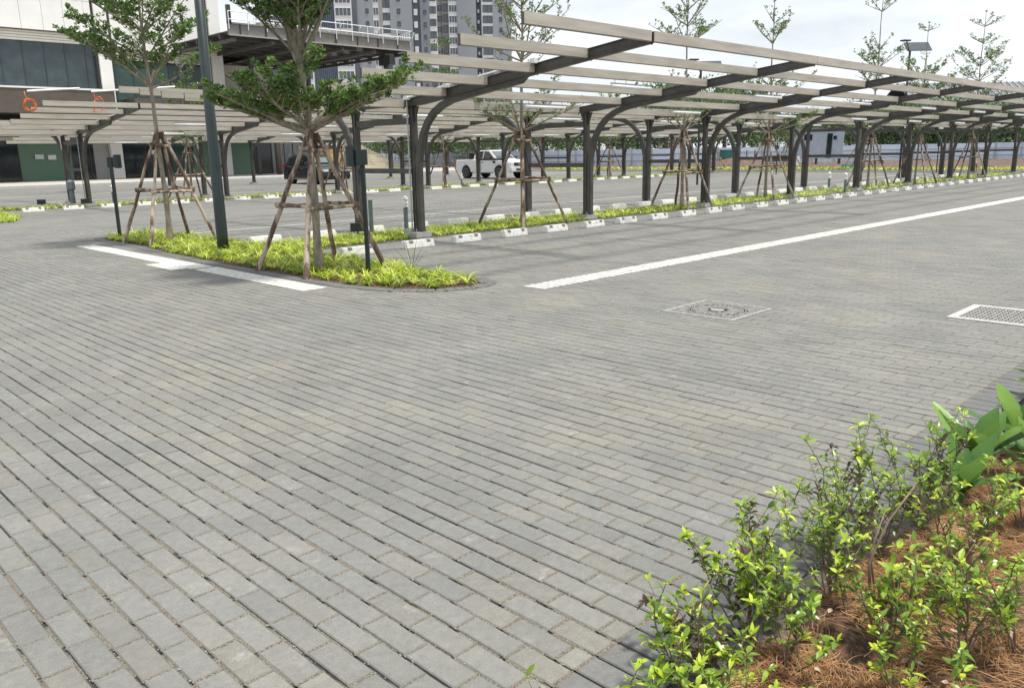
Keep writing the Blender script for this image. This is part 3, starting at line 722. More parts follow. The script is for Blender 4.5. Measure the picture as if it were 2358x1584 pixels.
# ------------------------------------------------------------------ posts, lamps, pipes
t = empty('lamp_post', (6.40, 13.45, 0), 0, 'tall dark green round lamp post standing in the front island', 'lamp post')
b = MB(); b.tube([(0,0,0), (0,0,.3), (0,0,6.4)], [.098, .096, .062], 20); b.build('pole', M_green, t, True)
b = MB(); b.tube([(0,0,0), (0,0,.025)], .20, 16); b.build('base_flange', M_pvc, t)
b = MB(); b.tube([(0,0,6.35), (0,0,6.5), (0,0,6.55)], [.1, .1, .03], 12); b.bar((0, 0, 6.45), (.9, -.4, 6.6), .14, .06); b.build('lamp_head', M_green, t)
def spot_post(x, y, h, label, rz=0):
    t = empty('spotlight_post', (x, y, 0), rz, label, 'spotlight post', 'short dark posts with twin spotlights')
    b = MB(); b.box(-.028, .028, -.02, .02, 0, h); b.box(-.028, -.02, -.035, -.02, 0, h); b.box(.02, .028, -.035, -.02, 0, h); b.build('post', M_green, t)
    b = MB(); b.tube([(-.14, 0, h-.17), (-.14, 0, h+.09)], .075, 14); b.tube([(-.14, 0, h-.18), (-.14, 0, h-.165)], .06, 14); b.build('spotlight', M_green, t, False)
    b = MB(); b.cbox((.0, -.04, h-.06), .14, .09, .2); b.build('spotlight', M_green, t)
    b = MB(); b.tube([(-.08, 0, h-.04), (0, 0, h-.04)], .02, 8); b.tube([(0, -.045, h-.1), (0, .0, h-.1)], .012, 6); b.build('bracket', M_green, t)
spot_post(6.43, 9.22, 1.62, 'dark green post with box light at the front tip of the island', -.78)
spot_post(6.25, 17.8, 1.60, 'dark post with twin box lights at the far end of front island', 2.4)
for i, (x, y, l) in enumerate([(43.6, 36.4, 'small dark spotlight post far behind the carports left of the teal booth'), (48.4, 25.0, 'small dark spotlight post before the far kerb near the tilted cabin'), (52.6, 17.0, 'small dark spotlight post by the far kerb at the right')]): spot_post(x, y, 1.7, l, .3)
def pipe(x, y, h, label, cap, r=.045):
    t = empty('pipe_stub', (x, y, 0), 0, label, 'pipe', 'grey pipe stubs beside the carport posts')
    b = MB(); b.tube([(0,0,0), (0,0,h)], r, 14); b.build('pipe', M_pvc, t, False)
    if cap:
        b = MB(); rr = random.Random(int(x*10)); pts = []; rad = []
        for k in range(9): pts.append((rr.uniform(-.008, .008), rr.uniform(-.008, .008), h-.07+k*.03)); rad.append(r+.006+.012*math.sin(k*1.9)**2 if k < 8 else .015)
        b.tube(pts, rad, 12); b.build('plastic_wrap', M_plastic, t)
    return t
pipe(10.12, 13.12, .62, 'grey pipe stub with white plastic wrapped top beside the first post', True)
b = MB(); b.cbox((0, 0, .08), .16, .16, .16); tag(b.build('pipe_plinth', M_conc, loc=(10.02, 12.90, 0)), 'small grey concrete block at the foot of the wrapped pipe stub', 'concrete block')
pipe(9.86, 13.95, .70, 'plain grey round pipe stub behind the dark sign post', False)
pipe(31.2, 13.9, .50, 'white topped pipe stub behind the plants in mid strip', True); pipe(29.4, 12.5, .52, 'white topped pipe stub in front of the plants in mid strip', True)
pipe(27.4, 30.9, .45, 'white topped pipe stub in the second strip beside the pickup', True); pipe(21.9, 32.0, .55, 'grey pipe stub with pale tape in front of the dark car', True)
pipe(10.9, 31.2, .55, 'grey pipe with white cap at first post of second carport', True)
def box_light(x, y, rz, label):
    t = empty('ground_floodlight', (x, y, 0), rz, label, 'floodlight', 'black ground floodlights')
    b = MB(); b.box(-.14, .14, -.05, .05, .10, .27); b.build('housing', M_green, t); b = MB(); b.box(-.12, .12, -.056, -.0505, .12, .25); b.build('lens', M_gdark, t)
    b = MB(); b.box(-.02, .02, -.02, .02, 0, .1); b.build('foot', M_green, t)
box_light(9.45, 13.85, -.5, 'black floodlight low behind the dark sign post in plants'); box_light(10.0, 31.4, -.3, 'black floodlight beside the first post of the second carport'); box_light(8.9, 32.5, -.3, 'black floodlight left of the first posts of second carport')
b = MB(); b.tube([(0,0,.1), (0,0,.55)], .09, 12); b.tube([(0,0,.55), (0,0,.62), (0,0,.86), (0,0,.93)], [.09, .14, .14, .05], 12)
tag(b.build('wrapped_pipe', M_pvc, loc=(9.75, 31.9, 0)), 'grey pipe with bulky dark wrapped head between the first posts of second carport', 'pipe')

# ------------------------------------------------------------------ trees
def leaf(mb, p, d, up, L_, w, tint, fold=.25):
    """obovate leaf from p along d"""
    d = d.normalized(); s = d.cross(up)
    if s.length < 1e-3: s = d.cross(Vector((1, .2, 0)))
    s.normalize(); n = s.cross(d)
    a = p; c1 = p+d*(L_*.55)-n*(w*fold); t = p+d*L_
    l1 = p+d*(L_*.35)+s*(w*.32); l2 = p+d*(L_*.72)+s*(w*.5); r1 = p+d*(L_*.35)-s*(w*.32); r2 = p+d*(L_*.72)-s*(w*.5)
    mb.tint = min(1, max(0, tint)); mb.add([tuple(q) for q in (a, l1, l2, t, r2, r1, c1)], [(0,6,2,1),(6,3,2),(0,5,4,6),(6,4,3)])
def rosette(mb, p, d, rg, n, L_, w, tint):
    for k in range(n):
        a = 2*PI*k/n+rg.uniform(-.5, .5); s = d.cross(Vector((.3,.2,1)))
        if s.length < .01: s = Vector((1,0,0))
        s.normalize(); q = s.cross(d)
        dd = (s*math.cos(a)+q*math.sin(a))*rg.uniform(.6, 1.1)+d*rg.uniform(.1, .7)+Vector((0,0,rg.uniform(.0, .5)))
        leaf(mb, p+d*rg.uniform(-.3, .3)*L_, dd, Vector((rg.uniform(-.5,.5), rg.uniform(-.5,.5), 1)), L_*rg.uniform(.7, 1.15), w*rg.uniform(.8, 1.1), tint+rg.uniform(-.28, .28))
def grow(mbw, mbl, p, d, length, r, rg, depth, dens, lsize, lift, leaf_from=.25, ros=6, tw=1.0):
    n = max(3, int(length/.13)); pts = [p.copy()]; rad = [r]; dirs = [d.copy()]
    for k in range(n):
        s = (k+1)/n
        d = (d+Vector((rg.uniform(-.10,.10), rg.uniform(-.10,.10), rg.uniform(-.06,.06)+lift*.07))).normalized()
        p = p+d*(length/n); pts.append(p.copy()); rad.append(r*(1-.75*s)+.0015); dirs.append(d.copy())
    mbw.tube(pts, rad, 6 if depth == 0 else 4, caps=False)
    for k in range(1, n+1):
        s = k/n
        if depth < 2 and s > leaf_from*.8 and length > .22:
            for side in (-1, 1):
                if rg.random() < .72*tw:
                    ax = dirs[k].cross(Vector((0,0,1))).normalized()*side
                    dd = (dirs[k]*rg.uniform(.5, .9)+ax*rg.uniform(.6, 1.0)+Vector((0,0,rg.uniform(.0,.5)))).normalized()
                    grow(mbw, mbl, pts[k], dd, length*rg.uniform(.20, .36)*(1.15-s*.5), rad[k]*.5+.001, rg, depth+1, dens, lsize, lift, .1, ros, tw)
        if s > leaf_from or depth > 0:
            for q in range(dens):
                if rg.random() < .85:
                    pp = pts[k]+Vector((rg.uniform(-1,1), rg.uniform(-1,1), rg.uniform(-.2,1)))*lsize*.8
                    rosette(mbl, pp, (dirs[k]+Vector((0,0,.8))).normalized(), rg, ros, lsize, lsize*.55, rg.uniform(.3, .72))
def tree(x, y, trunk, whorls, seed, label, lsize=.05, dens=1, ros=6, tw=1.0, r0=.06, grp='young staked trees in the parking lot', cat='tree'):
    """trunk: [(dx,dy,z)...]; whorls: (z, n, len, elev0, az0, radius, lift[, spread])"""
    rg = random.Random(seed)
    t = empty('staked_tree', (x, y, 0), 0, label, cat, grp)
    b = MB(); H = trunk[-1][2]; pts = []; rad = []
    tr = [Vector(p) for p in trunk]
    def at(z):
        for a, c in zip(tr, tr[1:]):
            if a.z <= z <= c.z: return a+(c-a)*((z-a.z)/(c.z-a.z+1e-9))
        return tr[-1]
    n = int(H/.12)
    for k in range(n+1):
        z = H*k/n; p = at(z)+Vector((math.sin(z*3.1+seed)*.010, math.cos(z*2.3+seed)*.010, 0)); pts.append(p); rad.append(max(.006, r0*(1-.8*z/H)*(1+.06*math.sin(z*9))+(.03*math.exp(-z*6))))
    b.tube(pts, rad, 10); b.build('trunk', M_bark, t, True)
    lv = MB()
    for w in whorls:
        z, nb, ln, el, az0, rr, lift = w[:7]; tot = w[7] if len(w) > 7 else 2*PI
        for k in range(nb):
            az = az0+tot*k/nb+rg.uniform(-.25, .25); e = el+rg.uniform(-.22, .22)
            d = Vector((math.cos(az)*math.cos(e), math.sin(az)*math.cos(e), math.sin(e)))
            bw = MB(); grow(bw, lv, at(z)+Vector((0,0,rg.uniform(-.05,.05))), d, ln*rg.uniform(.85, 1.12), rr, rg, 0, dens, lsize, lift, .30 if ln > .6 else .15, ros, tw)
            bw.build('branch', M_bark, t, True)
    tp = tr[-1]
    for k in range(4): rosette(lv, tp, Vector((0,0,1)), rg, ros, lsize, lsize*.55, .6)
    tag(lv.build('foliage', M_fol, t), kind='stuff')
    return t
def stakes(x, y, h, half, seed, label, thick=.028, two=False):
    rg = random.Random(seed); t = empty('tree_stakes', (x, y, 0), 0, label, 'tree support', 'wooden pole tripods propping young trees')
    def pole(a, b_, r):
        m = MB(); a = Vector(a); b_ = Vector(b_); n = 9; pts = []; rad = []
        for k in range(n+1):
            s = k/n; pts.append(a+(b_-a)*s+Vector((rg.uniform(-1,1), rg.uniform(-1,1), 0))*.009*(1 if 0 < k < n else 0)); rad.append(r*(1.1-.25*s)*(1+rg.uniform(-.10,.12)))
        m.tube(pts, rad, 7); return m.build('pole', M_pole, t)
    C = [(-1,-1), (1,-1), (1,1), (-1,1)]
    top = .10
    for sx, sy in C: pole((sx*half, sy*half, -.02), (sx*top*.4, sy*top*.4, h*1.02), thick)
    for zf, over in ((.49, 1.18), (.905, 1.5)):
        z = h*zf; q = half+(top*.4-half)*zf; e = q*over
        for i in range(4):
            a = C[i]; b_ = C[(i+1) % 4]; zz = z+(.02 if i % 2 else -.02)
            dx, dy = b_[0]-a[0], b_[1]-a[1]
            if zf > .8 and i in (1, 2) and True: pass
            mx_, my_ = (a[0]+b_[0])/2*(q+thick), (a[1]+b_[1])/2*(q+thick)
            pole((mx_-dx*e/2, my_-dy*e/2, zz), (mx_+dx*e/2, my_+dy*e/2, zz+rg.uniform(-.02, .02)), thick*.82)
    m = MB(); m.tube([(0,0,h*.955), (0,0,h*1.0)], .085, 10); m.build('binding', M_twine, t)
    return t
# near trees
tree(6.24, 10.15, [(0,0,0), (-.01,.0,1.5), (-.03,.02,2.5), (-.06,.05,2.85), (-.09,.09,3.3), (-.12,.14,4.6)],
     [(1.92, 10, 1.42, .46, .45, .030, .12), (2.02, 5, 1.0, .40, .1, .016, .1), (2.80, 6, 2.0, 1.16, .2, .034, .05), (2.88, 4, 1.35, .85, 1.1, .022, .2), (3.3, 5, 1.2, .8, .4, .02, .2), (3.9, 6, 1.0, .7, .4, .02, .3)],
     11, 'nearest staked tree in the front island with broad leafy lower tier', .064, 1, 7, .95, .062)
stakes(6.26, 10.13, 1.86, .66, 21, 'weathered pole tripod round the nearest tree in the front island', .036)
tree(6.6, 16.1, [(0,0,0), (-.02,.0,1.5), (-.05,.03,3.0), (-.08,.05,4.2), (-.1,.06,5.4)],
     [(2.92, 6, 1.35, .58, .9, .024, .2), (3.4, 6, 1.3, .52, .1, .018, .25), (3.9, 6, 1.35, .55, .5, .018, .25), (4.6, 5, 1.2, .6, .3, .015, .2)],
     12, 'staked tree at far end of the front island, left of the lamp post', .068, 1, 6, .72, .055)
stakes(6.6, 16.1, 2.05, .66, 22, 'pole tripod round the tree left of the lamp post', .032)
tree(13.3, 12.95, [(0,0,0), (.0,0,2.0), (.02,0,3.0), (.03,-.02,4.2), (.03,0,5.6)],
     [(2.0, 7, 1.35, .50, .2, .022, .5), (3.15, 5, .8, .55, .6, .013, .4), (3.55, 6, 1.35, .60, .1, .02, .4), (4.1, 5, 1.25, .6, .8, .018, .3), (4.6, 5, 1.0, .65, .3, .015, .3), (5.1, 4, .8, .7, 0, .012, .2)],
     13, 'staked tree in plant strip between the first two near carport frames', .048, 1, 4, .60, .055)
stakes(13.3, 12.95, 2.05, .72, 23, 'pole tripod between the first and second near carport frames', .032)
SP = [(19.6, 12.9, 5.5, [(2.1, 6, 1.3, .5), (3.0, 4, .8, .5), (4.35, 6, 1.2, .45), (4.8, 5, .9, .6), (5.2, 4, .7, .7)], 'staked tree in plant strip by the third near carport frame'),
      (24.9, 13.2, 6.0, [(2.1, 6, 1.6, .3), (3.0, 6, 1.2, .5), (3.5, 4, .8, .5), (4.8, 6, .9, .75), (5.4, 3, .5, .8)], 'sparse two tiered staked tree beside the fourth near carport frame'),
      (33.4, 13.3, 7.2, [(2.2, 6, 1.3, .4), (3.7, 6, 1.2, .55), (4.5, 6, 1.1, .7), (5.2, 4, .6, .7), (6.6, 5, .7, .6)], 'staked tree with small tuft on a bare leader, fifth of the near strip'),
      (37.4, 12.9, 6.5, [(2.3, 6, 1.2, .4), (3.5, 7, 1.5, .55), (4.2, 6, 1.2, .7), (6.2, 4, .4, .4)], 'staked tree beside the solar lamp with a thin bare whip top'),
      (44.2, 12.8, 7.6, [(2.3, 6, 1.2, .4), (3.8, 7, 1.6, .45), (4.5, 6, 1.6, .45), (5.2, 6, 1.2, .45), (6.2, 5, .8, .3), (7.0, 5, .8, .3)], 'tall tiered staked tree near the right edge of the photo')]
for i, (x, y, H, ws, lb) in enumerate(SP):
    tree(x, y, [(0,0,0), (.03,0,H*.5), (.05*(-1)**i,0,H)], [(a, b, c, d, i*.4+a, .018, .35) for a, b, c, d in ws], 40+i, lb, .062+.004*i, 1, 4, .5, .05 if i != 3 else .045)
    stakes(x, y, 2.05, .62+.05*(i % 2), 60+i, 'pole tripod round the '+' '.join(lb.replace('staked ', '').split()[:12]), .034)
BT = [(14.3, 32.3, 5.8, 'staked tree in the second strip behind the lamp post'), (21.4, 32.3, 4.6, 'bare branched staked tree behind the nearest tree trunk, second strip'), (27.4, 32.2, 7.6, 'tall thin staked tree left of the white pickup, second strip'), (40.3, 31.8, 5.2, 'staked tree in the second strip before the sheet fence')]
for i, (x, y, H, lb) in enumerate(BT):
    tree(x, y, [(0,0,0), (.03,0,H)], [(2.0, 7, 1.4, .6, i, .018, .3), (3.1, 5, 1.0, .6, .4, .014, .3), (H*.68, 6, 1.1, .5, .2, .014, .3), (H*.86, 5, .8, .6, .9, .012, .3)], 80+i, lb, .085, 1, 4, .35 if i == 1 else .5, .045, 'young staked trees in the parking lot')
    stakes(x, y, 2.0, .7, 90+i, 'pole tripod round the '+' '.join(lb.replace('staked ', '').split()[:12]), .034)
for i, (x, y, lb) in enumerate([(4.9, 29.2, 'staked tree at the left photo edge on the second island'), (54.8, 33.5, 'small round crowned staked tree behind the far kerb before the fence'), (55.0, 27.6, 'staked tree behind the far kerb, right of the teal booth'), (55.0, 22.6, 'staked tree behind the far kerb in front of the tilted cabin')]):
    tree(x, y, [(0,0,0), (.03,0,3.6)], [(2.0, 7, 1.3, .6, i, .018, .3), (2.6, 6, 1.1, .6, .4, .014, .3), (3.2, 5, .8, .7, .4, .014, .3)], 180+i, lb, .10, 1, 4, .4, .045)
    stakes(x, y, 1.9, .8 if i else .75, 190+i, 'pole tripod round the '+' '.join(lb.replace('staked ', '').split()[:12]), .036)

# ------------------------------------------------------------------ foreground bed
rg = random.Random(8)
from mathutils import noise as mn
def bedz(x, y):
    e = min(1, max(0, (1.19-y)/.18))
    return -.035+e*(.035+.035*mn.noise(Vector((x*3.2, y*3.2, 1)))+.03*mn.noise(Vector((x*8, y*8, 4)))+.012*mn.noise(Vector((x*30, y*30, 2))))
m = MB(); nx, ny = 200, 90; x0, x1, y0, y1 = .6, 9.0, -1.6, 1.212
P = [(x0+(x1-x0)*a/nx, y0+(y1-y0)*b/ny, bedz(x0+(x1-x0)*a/nx, y0+(y1-y0)*b/ny)) for b in range(ny+1) for a in range(nx+1)]
m.add(P, [(b*(nx+1)+a, b*(nx+1)+a+1, (b+1)*(nx+1)+a+1, (b+1)*(nx+1)+a) for b in range(ny) for a in range(nx)])
tag(m.build('planting_bed_soil', M_bedsoil, smooth=True), kind='structure')
m = MB(); m.quad((-60,-40,-.04), (RX0+80,-40,-.04), (RX0+80,-1.6,-.04), (-60,-1.6,-.04)); m.quad((9,-1.6,-.04), (53.3,-1.6,-.04), (53.3,1.21,-.04), (9,1.21,-.04)); m.quad((RX0,-1.6,-.04), (.6,-1.6,-.04), (.6,1.21,-.04), (RX0,1.21,-.04))
tag(m.build('planting_bed_soil', M_bedsoil), kind='structure')
m = MB()
clumps = [(rg.uniform(1.3, 6.2), rg.uniform(-.2, 1.12), rg.uniform(0, PI), rg.uniform(.05, .14)) for k in range(620)]
for cx_, cy_, ca, cr in clumps:
    if (cx_*.16 > cy_+.35): continue
    base = rg.uniform(.2, .75); nf = int(90*cr/.09)
    if cx_ > 4: nf //= 2
    for k in range(nf):
        a = ca+rg.gauss(0, .45); l = rg.uniform(.03, .12); px, py = cx_+rg.gauss(0, cr*.6), cy_+rg.gauss(0, cr*.45)
        if py > 1.19: continue
        dx, dy = math.cos(a), math.sin(a); z = bedz(px, py)+rg.uniform(.001, .035)*(1-min(1, math.hypot(px-cx_, py-cy_)/(cr*1.6)))+.004
        cv = rg.uniform(-.5, .5); w = rg.uniform(.0004, .0010); P = []
        for q in range(5):
            s = q/4-.5; ang = cv*s; X = px+l*s*dx-dy*cv*l*(s*s)*1.4; Y = py+l*s*dy+dx*cv*l*(s*s)*1.4; zz = z-.025*s*s*4*.3+rg.uniform(-.001, .001)
            P += [(X-dy*w, Y+dx*w, zz), (X+dy*w, Y-dx*w, zz+w)]
        m.tint = base+rg.uniform(-.3, .35); m.add(P, [(2*q, 2*q+1, 2*q+3, 2*q+2) for q in range(4)])
tag(m.build('coconut_fibre_mulch', M_fibre), 'rust brown coconut fibre mulch covering the foreground bed', 'mulch', None, 'stuff')
def shrub(x, y, h, spread, nst, seed, label, lime=.5, purple=.1, lean=(0, 0), lsz=.043):
    rg = random.Random(seed); z0 = bedz(x, y)-.01; t = empty('leafy_shrub', (x, y, z0), 0, label, 'shrub', 'low leafy shrubs in the foreground bed')
    lv = MB(); st = MB()
    def lf(p, d, s, tint):
        up = Vector((rg.uniform(-.4,.4), rg.uniform(-.4,.4), 1)); d = d.normalized(); side = d.cross(up).normalized(); n = side.cross(d); w = s*rg.uniform(.30, .40)
        P = []; bend = rg.uniform(-.1, .75)
        for q, ww in ((0, .05), (.3, .85), (.6, 1.0), (.85, .5), (1.0, .02)):
            c = p+d*(s*q)-Vector((0,0,1))*(bend*s*q*q)
            P += [tuple(c+side*(w*.5*ww)+n*(w*.12*ww)), tuple(c), tuple(c-side*(w*.5*ww)+n*(w*.12*ww))]
        lv.tint = min(1, max(0, tint)); lv.add(P, [f for q in range(4) for f in ((3*q, 3*q+1, 3*q+4, 3*q+3), (3*q+1, 3*q+2, 3*q+5, 3*q+4))])
    def stem(p, d, length, r, dep):
        n = max(3, int(length/.028)); pts = [p.copy()]; rad = [r]; pur = rg.random() < purple
        for k in range(n):
            d = (d+Vector((rg.uniform(-.16,.16), rg.uniform(-.16,.16), .05))).normalized(); p = p+d*(length/n); pts.append(p.copy()); rad.append(max(.0009, r*(1-.6*(k+1)/n)))
            s = (k+1)/n
            if s > (.42 if dep == 0 else .12):
                for sd in (0, PI):
                    if rg.random() < .8:
                        a = sd+k*1.57+rg.uniform(-.3, .3); dd = Vector((math.cos(a), math.sin(a), rg.uniform(.0, .75)))+d*.3
                        lf(p, dd, lsz*rg.uniform(.65, 1.15), rg.uniform(.02, .16) if pur else (.25+.45*s+rg.uniform(-.14, .14)))
            if dep < 1 and s > .3 and rg.random() < .42:
                a = rg.uniform(0, 2*PI); stem(p, (d+Vector((math.cos(a), math.sin(a), .2))*.9).normalized(), length*rg.uniform(.25, .45), r*.6, dep+1)
        top = rg.random() < lime*.75
        nt_ = rg.randint(3, 6); a0_ = rg.uniform(0, 6)
        for k in range(nt_):
            a = a0_+k*2.4+rg.uniform(-.4, .4); lf(p-d*rg.uniform(0, .015), Vector((math.cos(a), math.sin(a), rg.uniform(.1, 1.6))), lsz*rg.uniform(.4, 1.05), rg.uniform(.85, 1.0) if top else (rg.uniform(.02, .14) if pur else rg.uniform(.5, .8)))
        st.tube(pts, rad, 4, caps=False)
    for k in range(nst):
        a = rg.uniform(0, 2*PI); e = rg.uniform(.15, 1)*spread
        stem(Vector((rg.uniform(-.02,.02), rg.uniform(-.02,.02), 0)), Vector((math.cos(a)*e+lean[0], math.sin(a)*e+lean[1], 1)).normalized(), h*rg.uniform(.75, 1.12), .0042 if h > .3 else .003, 0)
    st.build('stems', M_twig, t, True); tag(lv.build('foliage', M_shrub, t), kind='stuff')
SH = [(1.36, 1.15, .34, .8, 10, .9, .1, 'lime tipped shrub at the bottom edge, leftmost of the bed'), (1.60, 1.10, .29, .8, 10, .95, .05, 'bright lime shrub at the bottom edge, second from the left'),
      (1.86, 1.12, .36, .45, 8, .7, .25, 'slim shrub with purple lower leaves leaning over dark edging'), (1.72, .95, .26, .6, 8, .95, .05, 'low lime shrub below the slim purple leaved shrub'),
      (2.04, 1.16, .30, .9, 8, .8, .3, 'arching shrub with maroon leaves spilling over the edging'), (2.46, 1.16, .34, .9, 9, .8, .15, 'spreading shrub on the edging between two taller ones'), (2.92, 1.16, .36, .9, 9, .7, .15, 'wide shrub spilling over the edging near the bare stem'),
      (2.22, 1.13, .44, .45, 12, .9, .08, 'dense bushy shrub at the edging with yellow green top'), (2.18, .98, .30, .8, 7, .7, .1, 'thin shrub right of the dense bushy one, over bare stems'),
      (2.68, 1.08, .46, .5, 10, .6, .3, 'tall shrub with maroon tips near the middle of the edging'), (3.10, 1.06, .48, .6, 12, .4, .18, 'large spreading dark green shrub along the edging'),
      (3.45, 1.02, .46, .6, 12, .5, .15, 'large green shrub next to the canna leaves'), (3.15, .82, .40, .6, 9, .6, .1, 'green shrub behind the bare brown twisted stem'),
      (2.90, .78, .34, .6, 7, .8, .05, 'open shrub on mulch right of the twisted stem'), (2.50, .82, .36, .5, 8, .9, .0, 'round headed shrub standing alone on the mulch'),
      (2.30, .70, .28, .6, 6, .7, .1, 'small shrub with thin stems on the mulch clumps'),
      (2.55, .60, .38, .5, 7, .95, .0, 'bright shrub rising near the right edge over mulch'), (2.75, .52, .36, .6, 6, .7, .1, 'shrub at the right photo edge above the mulch'),
      (1.80, .83, .20, .7, 6, .9, .1, 'low shrub at bottom edge just right of the edging corner'),
      (2.18, .45, .26, .6, 5, .8, .1, 'low shrub at the bottom right corner'), (3.7, .72, .42, .6, 8, .6, .05, 'leafy shrub below the canna at right edge'),
      (2.6, .98, .20, .8, 6, .8, .1, 'tiny shrub at the foot of the maroon tipped shrub')]
for i, (x, y, h, sp, ns, li, pu, lb) in enumerate(SH): shrub(x, y, h*.84, sp*1.5, max(4, round(ns*.85)), 300+i, lb, li, pu, lean=(-.12, .16) if y > 1.0 else (0, 0), lsz=.046 if i % 3 else .040)
b = MB(); b.tube([(2.78,.98,.0), (2.80,1.0,.12), (2.9,.98,.25), (3.0,.93,.38)], [.0065, .0055, .0045, .003], 7); b.tube([(2.80,.97,.0), (2.83,1.01,.14), (2.93,1.0,.30)], [.0045, .004, .0025], 6)
tag(b.build('bare_stem', M_twig, smooth=True), 'bare twisted brown stem leaning between shrubs', 'stem')
def canna(x, y, seed, label, n=7, L_=.32):
    rg = random.Random(seed); t = empty('canna_plant', (x, y, 0), 0, label, 'canna plant', 'broad leaved canna plants at the right edge')
    b = MB(); b.tube([(0,0,-.02), (0,0,.12)], .012, 6); b.build('stem', M_canna, t)
    for k in range(n):
        a = k*2.4+rg.uniform(-.3, .3); e = rg.uniform(.6, 1.25); l = L_*rg.uniform(.75, 1.15); m = MB(); m.tint = rg.uniform(.15, .85)
        d = Vector((math.cos(a)*math.cos(e), math.sin(a)*math.cos(e), math.sin(e))); s = d.cross(Vector((0,0,1))).normalized(); P = []; N = 8; dr = rg.uniform(.1, .5)
        for q in range(N+1):
            u = q/N; c = d*(l*u)+Vector((0,0,.05))-Vector((-math.cos(a)*.25,-math.sin(a)*.25,1))*(dr*l*u*u*.6); w = l*.155*math.sin(PI*min(1, u*.93+.05))**.8*(1-.2*u)+.003
            nn = s.cross(d)
            rip = .006*math.sin(u*14+seed)
            P += [tuple(c+s*w+nn*(w*.35+rip)), tuple(c), tuple(c-s*w+nn*(w*.35-rip))]
        m.add(P, [f for q in range(N) for f in ((3*q, 3*q+1, 3*q+4, 3*q+3), (3*q+1, 3*q+2, 3*q+5, 3*q+4))]); m.build('leaf', M_canna, t, True)
canna(4.22, 1.06, 1, 'broad leaved canna standing by the dark edging', 14, .35); canna(3.85, 1.0, 2, 'canna half hidden behind the large shrubs', 8, .34)
canna(4.75, 1.0, 3, 'canna with upright leaves near right photo edge', 14, .34); canna(4.3, .80, 4, 'low canna behind the front one at right edge', 12, .30); canna(5.8, 1.06, 5, 'farthest canna showing one leaf tip at right edge', 12, .40)

m = MB(); rg = random.Random(55)
for k in range(46):
    x, y = rg.uniform(1.6, 4.2), rg.uniform(.3, 1.15); leaf(m, Vector((x, y, bedz(x, y)+.02)), Vector((rg.uniform(-1,1), rg.uniform(-1,1), .15)), Vector((0,0,1)), rg.uniform(.02, .045), .018, .5)
tag(m.build('fallen_leaves', M_dead), 'dry fallen leaves scattered on the mulch', 'fallen leaves', None, 'stuff')

# ------------------------------------------------------------------ white building at the left
YW = 70.0
bld = empty('shopping_building', (24, YW, 0), 0, 'white clad commercial building with dark glass behind the carports at left', 'building')
def B(name, matl, *boxes, parent=bld):
    m = MB(); m.o = (24, YW, 0)
    for b in boxes: m.box(*b)
    return m.build(name, matl, parent)
B('core_wall', M_mull, (-10, 35.0, YW+.30, YW+22, .1, 17.5))
# ground floor panes from left to right
x = 9.0; gi = 0
kinds = [('d', 2.2), ('d', 2.2), ('g', 1.9), ('d', .7), ('d', 1.4), ('c', .9), ('d', .9), ('g', 3.9), ('d', 1.2), ('d', 1.3)]
px_ = 5.6
for kd, w in [('d', 2.4), ('g', 2.4), ('d', 2.4), ('d', 2.2), ('c', 1.3), ('d', 1.8), ('g', 3.7), ('d', 1.3), ('d', 1.4)]:
    B('ground_window', {'d': M_gdark, 'g': M_ggreen, 'c': M_gclear}[kd], (px_+.03, px_+w-.03, YW, YW+.1, .15, 3.1)); B('mullion', M_mull, (px_-.03, px_+.03, YW-.05, YW+.1, .15, 3.1)); px_ += w
for xa, xb, kd in ((25.7, 27.4, M_gdark), (27.46, 29.5, M_gdark), (29.56, 31.4, M_gclear), (31.46, 33.0, M_ggreen), (34.9, 37.1, M_ggreen), (37.2, 38.8, M_gdark)):
    B('ground_window', kd, (xa, xb, YW, YW+.1, .15, 3.1)); B('mullion', M_mull, (xb, xb+.06, YW-.05, YW+.1, .15, 3.1))
B('wall_pier', M_tlight, (23.4, 24.5, YW-.02, YW+.2, .15, 3.2), (33.0, 33.6, YW-.02, YW+.2, .15, 3.2))
B('pilaster', M_wpanel, (24.55, 25.45, YW-.5, YW+.2, .15, 16.5)); B('pilaster', M_wpanel, (33.7, 34.7, YW-.5, YW+.2, .15, 17.5))
B('downpipe_strip', M_mull, (24.36, 24.53, YW-.3, YW+.2, 6.8, 16.5), (25.47, 25.66, YW-.3, YW+.2, 6.8, 16.5), (33.50, 33.68, YW-.3, YW+.2, 6.8, 16.5))
# projecting fascia canopy
B('canopy_fascia', M_fascia, (-10, 23.9, YW-4.5, YW, 4.9, 6.55)); B('canopy_fascia', M_fascia, (26.2, 38.5, YW-2.2, YW, 4.6, 6.3))
B('canopy_trim', M_wpanel, (-10, 24.0, YW-4.55, YW-.0, 6.56, 6.68)); B('soffit', M_tlight, (-10, 38.5, YW-4.4, YW-.01, 3.35, 3.5))
B('transom_wall', M_wall_cream, (-10, 38.5, YW-.01, YW+.25, 3.12, 4.6))
x = 9.2
while x < 24.0:
    B('upper_window', M_gmid, (x+.03, x+1.42, YW-.02, YW+.08, 6.95, 10.25)); B('mullion', M_mull, (x-.03, x+.03, YW-.06, YW+.08, 6.95, 10.25)); x += 1.45
x = 25.7
while x < 33.0: B('upper_window', M_gclear if int(x*3) % 2 else M_gmid, (x+.03, x+1.42, YW-.02, YW+.08, 5.5, 9.2)); B('mullion', M_mull, (x-.03, x+.03, YW-.06, YW+.08, 5.5, 9.2)); x += 1.45
for k in range(4): B('louver', M_wall_cream, (-10, 24.3, YW-.12+.0*k, YW+.1, 10.27+k*.19, 10.43+k*.19)); B('louver', M_wall_cream, (25.7, 33.45, YW-.12, YW+.1, 9.3+k*.19, 9.46+k*.19))
